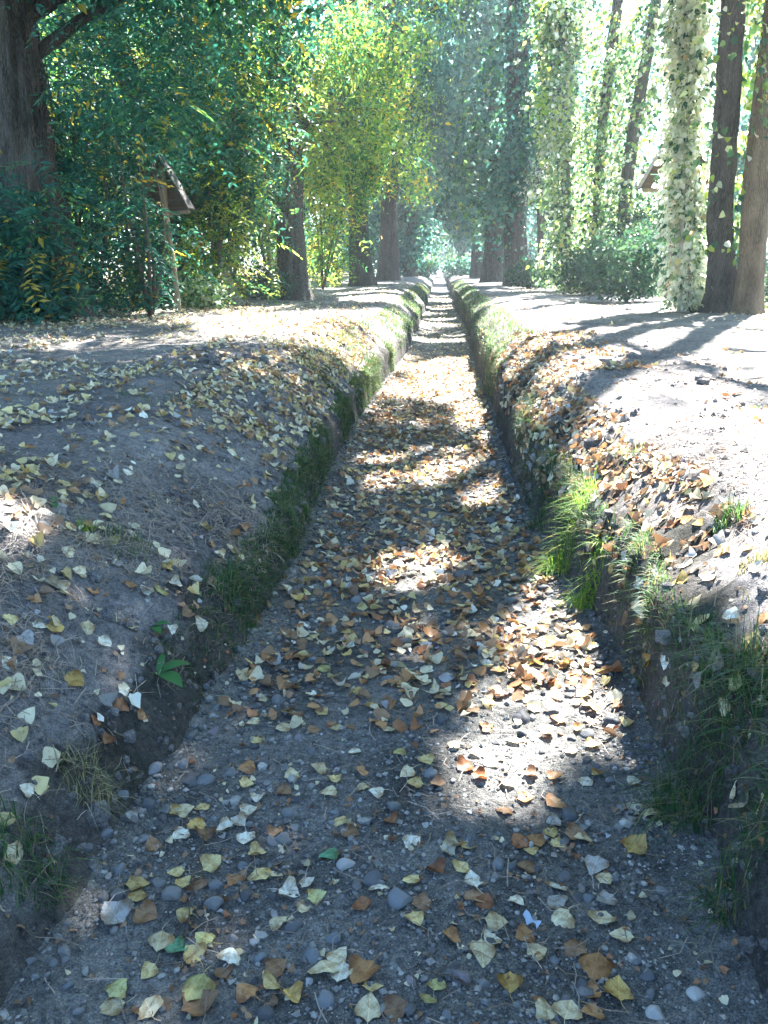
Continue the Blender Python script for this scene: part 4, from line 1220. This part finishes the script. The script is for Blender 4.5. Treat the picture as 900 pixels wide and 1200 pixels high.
cl2 = lambda x, y, t: np.clip((fbm(x * 2.1, y * 1.3, 131, 3) + t) * 6, 0, 1)
add_g(24000, lb(.0, .16), yy(2.6, 13, 1.1), lambda x, y: cl2(x, y, .16) * np.clip((y - 2.5) / 1.6, .05, 1), .065, (.7, 0, 0))
add_g(9000, rb(.0, .15), yy(2.4, 11), lambda x, y: cl2(x, y, .12), .08, (-.7, 0, 0))
add_g(2500, lb(.02, .30), yy(1.5, 3.4), lambda x, y: cl2(x, y, -.04), .07, (.5, -.1, 0))
add_g(1500, lb(.5, 1.3), yy(2, 5.5), lambda x, y: cl2(x, y, -.10), .09, (.2, 0, 0))
add_g(13000, lb(.03, .55), yy(8, 45, 1.3), lambda x, y: cl2(x, y, .2), .12, (.5, 0, 0))
add_g(5500, rb(.02, .16), yy(2.4, 10), lambda x, y: cl2(x, y, .03), .085, (-.6, 0, 0))
add_g(3500, rb(.04, .35), yy(1.1, 2.6), lambda x, y: cl2(x, y, .05), .12, (-.5, -.1, 0))
add_g(8000, rb(.02, .5), yy(10, 45, 1.3), lambda x, y: cl2(x, y, .2), .12, (-.5, 0, 0))
add_g(1500, rb(.3, 1.4), yy(2, 5), lambda x, y: cl2(x, y, -.14), .09, (0, 0, 0))
add_g(7000, rb(4.2, 8), yy(15, 34), lambda x, y: cl2(x, y, .1), .26, (0, 0, 0))
add_g(3500, rb(2.8, 4.6), yy(24, 45), lambda x, y: cl2(x, y, .1), .3, (0, 0, 0))
add_g(4500, lb(4.2, 9), yy(9.5, 30), lambda x, y: cl2(x, y, .02), .2, (0, 0, 0))
P, L, le = np.concatenate(gp), np.concatenate(gL), np.concatenate(glean)
V, Fq = grass_mesh(P, L, np.interp(P[:, 1], [1, 6, 30], [.0035, .006, .018]), le, 3)
tag(mesh_np('grass', V, Fq, ML_grass), 'thin green grass fringing both lips of the ditch and the tree feet', 'grass', kind='stuff')


def tuft(u, v, r, n, L, mat, lab, lean=(0, 0, 0), w=.005, dz=.0):
    c = hit(u, v)
    a = rng.uniform(0, 6.28, n); q = r * np.sqrt(rng.random(n))
    x, y = c[0] - float(lipshift(c[0], c[1])) + np.cos(a) * q, c[1] + np.sin(a) * q
    P = place(x, y, -.006)
    V, Fq = grass_mesh(P, L * rng.uniform(.5, 1.25, n), w * rng.uniform(.7, 1.2, n), np.array(lean))
    tag(mesh_np('grass_tuft', V, Fq, mat, loc=c), lab, 'grass', 'grass tufts on the banks')


tuft(668, 640, .13, 420, .20, ML_grassbright, 'large sunlit tuft of long grass halfway down the sunny bank', (-.55, -.35, 0))
tuft(690, 705, .07, 170, .16, ML_grassbright, 'brightest yellow-green tuft with a fallen yellow leaf on it', (-.4, -.4, 0), .007)
tuft(840, 865, .16, 700, .20, ML_grass, 'large dark green tuft hanging over the sunny bank wall', (-.55, -.3, 0), .004)
tuft(895, 950, .10, 280, .16, ML_grass, 'dark tuft low at the frame edge beneath the large hanging one', (-.5, -.2, 0), .004)
tuft(855, 612, .06, 150, .12, ML_grass, 'small upright green tuft on the shoulder of the sunny bank', (0, 0, 0), .005)
tuft(885, 665, .05, 70, .14, ML_grassdry, 'wispy dry tuft just below the small upright green one', (.2, -.2, 0), .004)
tuft(100, 915, .07, 160, .13, ML_grassdry, 'straw-coloured dry tuft drooping off the shaded bank', (.5, -.3, 0), .004)
tuft(102, 622, .035, 60, .07, ML_grassbright, 'tiny bright green tuft on the shaded bank', (0, 0, 0), .006)
tuft(150, 640, .10, 160, .09, ML_grass, 'thin low dark tuft beside the tiny bright one', (.2, 0, 0), .004)
tuft(640, 590, .10, 220, .15, ML_grass, 'shaded tuft just beyond the large sunlit one', (-.5, -.2, 0), .005)
tuft(270, 690, .12, 260, .12, ML_grass, 'loose green tuft at the lip of the shaded bank', (.45, 0, 0), .004)
tuft(745, 535, .05, 60, .11, ML_grass, 'sparse tuft among orange leaves on the sunny bank', (0, 0, 0), .005)
tuft(20, 1010, .10, 240, .13, ML_grass, 'dark tuft near the corner on the shaded bank wall', (.5, -.2, 0), .004)


def weed(u, v, n, L, lab):
    c = hit(u, v); e = empty('weed', c); tag(e, lab, 'weed', 'broad-leaved weeds')
    for i in range(n):
        a = rng.uniform(0, 6.28); d = np.array([math.cos(a), math.sin(a) - .3, rng.uniform(.35, .9)]); d = d / np.linalg.norm(d)
        t = np.linspace(0, 1, 7); w = L * .2 * np.sin(np.clip(t * 1.02, .03, 1) * math.pi) ** .8 + .001
        ax = c[None] * 0 + d * (L * t)[:, None] + np.array([0, 0, -L * .5]) * (t ** 2)[:, None]
        sd = unit(np.cross(d, [0, 0, 1.0]))
        V = np.concatenate([ax - sd * w[:, None] + np.array([0, 0, .15]) * w[:, None], ax, ax + sd * w[:, None] + np.array([0, 0, .15]) * w[:, None]])
        i_ = np.arange(6)
        Fq = np.concatenate([np.stack([i_, i_ + 7, i_ + 8, i_ + 1], -1), np.stack([i_ + 7, i_ + 14, i_ + 15, i_ + 8], -1)])
        mesh_np('leaf', V, Fq, ML_weed, e)


ML_weed = leaf_mat('weed leaf', [(0, (.035, .13, .04)), (1, (.06, .18, .05))], .35)
weed(185, 790, 5, .14, 'dock-like weed with long green leaves at the shaded bank lip')
weed(178, 735, 3, .09, 'small three-leaved weed above the dock-like one')
weed(318, 585, 6, .09, 'leafy green weed at the top of the grassy lip on the shaded bank')
weed(62, 590, 4, .07, 'little weed among white leaves on the shaded bank')

# pine needles: patches of dry brown litter
def needles(n, xf, yf, dens):
    y = yf(n); x = xf(y, n); k = rng.random(n) < dens(x, y); return np.stack([x[k], y[k]], -1)


q = np.concatenate([needles(20000, lb(.05, 1.3), yy(1.1, 4.2), lambda x, y: cl2(x, y, .0) * .8 + .05), needles(14000, rb(.1, 1.4), yy(1.2, 4.5), lambda x, y: cl2(x * 1.2, y, .02)), needles(2500, bedx, yy(1.1, 5), lambda x, y: .25 + 0 * x)])
n = len(q); a = rng.uniform(0, 6.283, n); L = rng.uniform(.04, .11, n)
nn = znorm(q[:, 0], q[:, 1], .05)
d = np.stack([np.cos(a), np.sin(a), np.zeros(n)], -1); d = unit(d - nn * (d * nn).sum(-1, keepdims=True) + nn * rng.normal(size=(n, 1)) * .12)
sd = np.cross(d, nn)
b0 = place(q[:, 0], q[:, 1], .005 + .012 * rng.random(n))
w = .0012
cv = sd * (L * rng.normal(size=n) * .12)[:, None]
V = np.stack([b0 - sd * w, b0 + sd * w, b0 + d * (L * .5)[:, None] + cv + sd * w, b0 + d * (L * .5)[:, None] + cv - sd * w, b0 + d * L[:, None] + sd * w, b0 + d * L[:, None] - sd * w], 1)
bb = (np.arange(n) * 6)[:, None]
Fq = np.concatenate([bb + np.array([[0, 1, 2, 3]]), bb + np.array([[3, 2, 4, 5]])])
tag(mesh_np('pine_needles', V.reshape(-1, 3), Fq, ML_needle), 'dry reddish-brown pine needles matted in patches on the banks', 'needles', kind='stuff')

for (u0, v0, u1, v1, lab) in ((40, 1008, 66, 975, 'pale bent twig on the shaded bank wall'), (745, 1055, 815, 1100, 'brown twig under the sunny bank wall'), (235, 985, 215, 1120, 'thin dark twig among the stones by the shaded wall'),
                              (545, 1160, 470, 1135, 'fine twig on the bed past the round cobble'), (880, 735, 780, 745, 'crooked twig on the sunny bank among dry needles')):
    a, b = hit(u0, v0), hit(u1, v1)
    t = np.linspace(0, 1, 10)
    xy = a[:2] + (b - a)[:2] * t[:, None] + rng.normal(size=(10, 2)) * .006
    p = np.stack([xy[:, 0], xy[:, 1], zf(xy[:, 0], xy[:, 1]) + .008 + .012 * np.sin(t * 3)], -1)
    pcs = [tube(p, .0035 * (1 - .6 * t), 6)]
    m = p[5] + np.array([rng.normal() * .04, rng.normal() * .04, .015])
    pcs.append(tube(np.array([p[4], (p[4] + m) / 2 + .004, m]), [.0022, .0016, .0008], 5))
    V, Fq = bmjoin(pcs)
    tag(mesh_np('twig', V, Fq, MB_twig, loc=a), lab, 'twig', 'twigs lying about')

# bare roots hanging out of the cut wall
for (u0, v0, u1, v1, lab) in ((742, 690, 728, 770, 'thin root trailing down the sunny bank wall past the bright tufts'), (800, 800, 772, 880, 'forked root hanging beside the large dark tuft'),
                              (622, 545, 606, 600, 'short root below the orange leaves on the sunny bank wall'), (250, 720, 268, 765, 'thin root at the grassy foot of the shaded bank')):
    a, b = hit(u0, v0), hit(u1, v1)
    t = np.linspace(0, 1, 12)
    p = a + (b - a) * t[:, None]; p[:, :2] += rng.normal(size=(12, 2)) * .006
    p[:, 2] = np.maximum(p[:, 2], zf(p[:, 0] - lipshift(p[:, 0], p[:, 1]), p[:, 1]) + .004)
    side = p[6] + np.array([rng.normal() * .03, rng.normal() * .03, -.05])
    V, Fq = bmjoin([tube(p, .0038 * (1 - .7 * t), 6), tube(np.array([p[4], (p[4] + side) / 2 + .004, side]), [.0024, .0016, .0007], 6)])
    tag(mesh_np('root', V, Fq, MB_twig, loc=a), lab, 'root', 'bare roots on the ditch walls')

# a small bluish white scrap
c = hit(622, 1085)
t = np.linspace(0, 1, 8)
V = np.concatenate([np.stack([-.006 + .004 * np.sin(t * 9), t * .05 - .025, .006 + .010 * np.sin(t * 7)], -1), np.stack([.007 + .003 * np.cos(t * 8), t * .05 - .025, .016 + .006 * np.cos(t * 6)], -1)])
i_ = np.arange(7); Fq = np.stack([i_, i_ + 8, i_ + 9, i_ + 1], -1)
m_, nt_, b_ = mat_new('scrap'); nn_ = noise_node(nt_, 80); nt_.links.new(ramp(nt_, [(.3, (.20, .27, .36)), (.7, (.38, .44, .52))], nn_.outputs[0]).outputs[0], b_.inputs['Base Color']); b_.inputs['Roughness'].default_value = .4
o = mesh_np('plastic_scrap', V, Fq, m_); o.location = c + np.array([0, 0, .006]); o.rotation_euler = (0, 0, R(38))
tag(o, 'small crumpled bluish-white scrap among leaves on the ditch bed', 'litter')

# ------------------------------------------------------------------ labels for leaves and stones
ORD = ['', 'second ', 'third ', 'fourth ', 'fifth ', 'sixth ', 'seventh ', 'eighth ', 'ninth ', 'tenth ', 'eleventh ', 'twelfth ', 'thirteenth ', 'fourteenth ', 'fifteenth ']
LM = [((470, 1056), 'big round cobble'), ((815, 1165), 'white stone'), ((405, 1012), 'pale egg-shaped stone'), ((345, 1086), 'rounded dark stone'), ((200, 920), 'blue-grey stone cluster'),
      ((250, 858), 'mauve stone'), ((437, 1034), 'long dark stone'), ((543, 677), 'lone dark far stone'), ((690, 705), 'brightest grass tuft'), ((840, 865), 'dark hanging tuft'), ((668, 640), 'large sunlit tuft'),
      ((855, 612), 'upright green tuft'), ((100, 915), 'straw-coloured tuft'), ((102, 622), 'tiny bright tuft'), ((185, 790), 'dock-like weed'), ((318, 585), 'leafy lip weed'), ((622, 1085), 'bluish-white scrap'), ((78, 1128), 'pale wall pebbles'),
      ((615, 842), 'sunlit dark stone'), ((770, 1190), 'pale edge stone'), ((310, 1187), 'bottom dark stone'), ((660, 955), 'shade-edge stone'), ((270, 690), 'loose green tuft')]


def rel(du, dv):
    if abs(dv) * 1.0 > abs(du): return 'beyond' if dv < 0 else 'in front of'
    return 'beside'


buckets = {}
for (o, k, vi, big, p) in leaf_objs:
    u, v, _ = proj(p)
    ds = [math.hypot(u - a[0][0], v - a[0][1]) for a in LM]; i = int(np.argmin(ds))
    zone = 'ditch bed' if p[2] < .17 else 'shaded bank' if p[0] < 0 else 'sunny bank'
    buckets.setdefault((k, big, zone, i, rel(u - LM[i][0][0], v - LM[i][0][1])), []).append((ds[i], o, vi))
for (k, big, zone, i, rl), lst in buckets.items():
    lst.sort(key=lambda a: a[0])
    for j, (d_, o, vi) in enumerate(lst):
        far = '' if len(lst) == 1 else ('nearest ' if j == 0 else ORD[j] + 'nearest ') if j < len(ORD) else 'far '
        lab = f"{far}{'large ' if big else ''}{FC[k][0]} leaf on the {zone} {rl} the {LM[i][1]}"
        tag(o, lab, 'leaf', 'fallen leaves lying in the ditch and on its banks')
SLM = [((690, 705), 'brightest grass tuft'), ((100, 915), 'straw-coloured tuft'), ((840, 865), 'large dark hanging tuft'), ((622, 1085), 'bluish-white scrap'), ((185, 790), 'dock-like weed'), ((385, 1002), 'green leaf on the bed'), ((20, 1010), 'dark corner tuft'), ((668, 640), 'large sunlit tuft'), ((315, 1170), 'golden leaf at the bottom'), ((722, 1165), 'large golden leaf')]
special = {(470, 1056): 'big round blue-grey cobble resting on the ditch bed', (817.5, 1165): 'white stone shining in a patch of sun near the wall', (405, 1012.5): 'pale egg-shaped stone beside the green leaf',
           (345, 1086): 'dark rounded stone beside a yellow-green leaf', (250, 857.5): 'mauve stone near the foot of the shaded bank wall', (437.5, 1034): 'long dark flat stone on the bed', (770, 1190): 'pale flat stone at the bottom edge near the large golden leaf', (542, 677): 'lone dark stone far along the leafy bed'}
buckets = {}
for (o, kk, r_, u, v) in stone_objs:
    if (u, v) in special: tag(o, special[(u, v)], 'stone', 'river stones on the ditch bed'); continue
    ds = [math.hypot(u - a[0][0], v - a[0][1]) for a in SLM]; i = int(np.argmin(ds))
    sz = 'small' if r_ < .014 else 'mid-sized' if r_ < .02 else 'large'
    buckets.setdefault((kk, sz, i, rel(u - SLM[i][0][0], v - SLM[i][0][1])), []).append((ds[i], o))
for (kk, sz, i, rl), lst in buckets.items():
    lst.sort(key=lambda a: a[0])
    for j, (d_, o) in enumerate(lst):
        far = '' if len(lst) == 1 else ('nearest ' if j == 0 else ORD[j] + 'nearest ')
        tag(o, f"{far}{sz} {kk} stone {rl} the {SLM[i][1]}", 'stone', 'river stones on the ditch bed')

# ------------------------------------------------------------------ world, sun, haze, camera
SKY, SUN, EXPO, HAZE = .066, 5.0, 3.52, .0012
w = bpy.data.worlds.new('World'); SC.world = w; w.use_nodes = True
nt = w.node_tree
sky = N(nt, 'ShaderNodeTexSky', sky_type='NISHITA'); sky.sun_disc = False
sky.sun_elevation = SUN_EL; sky.sun_rotation = SUN_AZ
sky.air_density = 1.0; sky.dust_density = .6; sky.ozone_density = 2.5
nt.links.new(mix(nt, 1, sky.outputs[0], (.85, 1.03, 1.09), 'MULTIPLY'), nt.nodes['Background'].inputs[0]); nt.nodes['Background'].inputs[1].default_value = SKY
sl = bpy.data.lights.new('sun', 'SUN'); sl.energy = SUN; sl.angle = R(.7); sl.color = (1, .97, .93)
so = bpy.data.objects.new('sun', sl); link(so); so.rotation_euler = Vector(S).to_track_quat('Z', 'Y').to_euler()

if HAZE:
    V, Fq = box((0, 126, 10.5), 570, 310, 25, bev=.5)
    mh = bpy.data.materials.new('haze'); mh.use_nodes = True; mh.node_tree.nodes.clear()
    ou = mh.node_tree.nodes.new('ShaderNodeOutputMaterial'); pv = mh.node_tree.nodes.new('ShaderNodeVolumePrincipled')
    pv.inputs['Color'].default_value = (.86, .93, 1, 1); pv.inputs['Density'].default_value = HAZE; pv.inputs['Anisotropy'].default_value = .35
    mh.node_tree.links.new(pv.outputs[0], ou.inputs['Volume'])
    tag(mesh_np('haze', V, Fq, mh, smooth=False), 'thin bluish haze lying in the avenue', 'haze', kind='stuff')

cd = bpy.data.cameras.new('camera'); cam = bpy.data.objects.new('camera', cd); link(cam)
cd.sensor_fit = 'HORIZONTAL'; cd.sensor_width = 36; cd.lens = F / 900 * 36
cd.clip_start = .05; cd.clip_end = 2000
cam.location = C0; cam.rotation_euler = (R(90) - PITCH, 0, YAW)
SC.camera = cam
SC.view_settings.view_transform = 'Standard'; SC.view_settings.look = 'None'
SC.view_settings.exposure = EXPO; SC.view_settings.gamma = 1
SC.view_settings.use_curve_mapping = False
SC.render.engine = 'CYCLES'
SC.cycles.use_denoising = True
SC.cycles.max_bounces = 8; SC.cycles.diffuse_bounces = 4; SC.cycles.transmission_bounces = 4; SC.cycles.glossy_bounces = 2; SC.cycles.volume_bounces = 0
SC.cycles.transparent_max_bounces = 4
SC.cycles.sample_clamp_indirect = 6
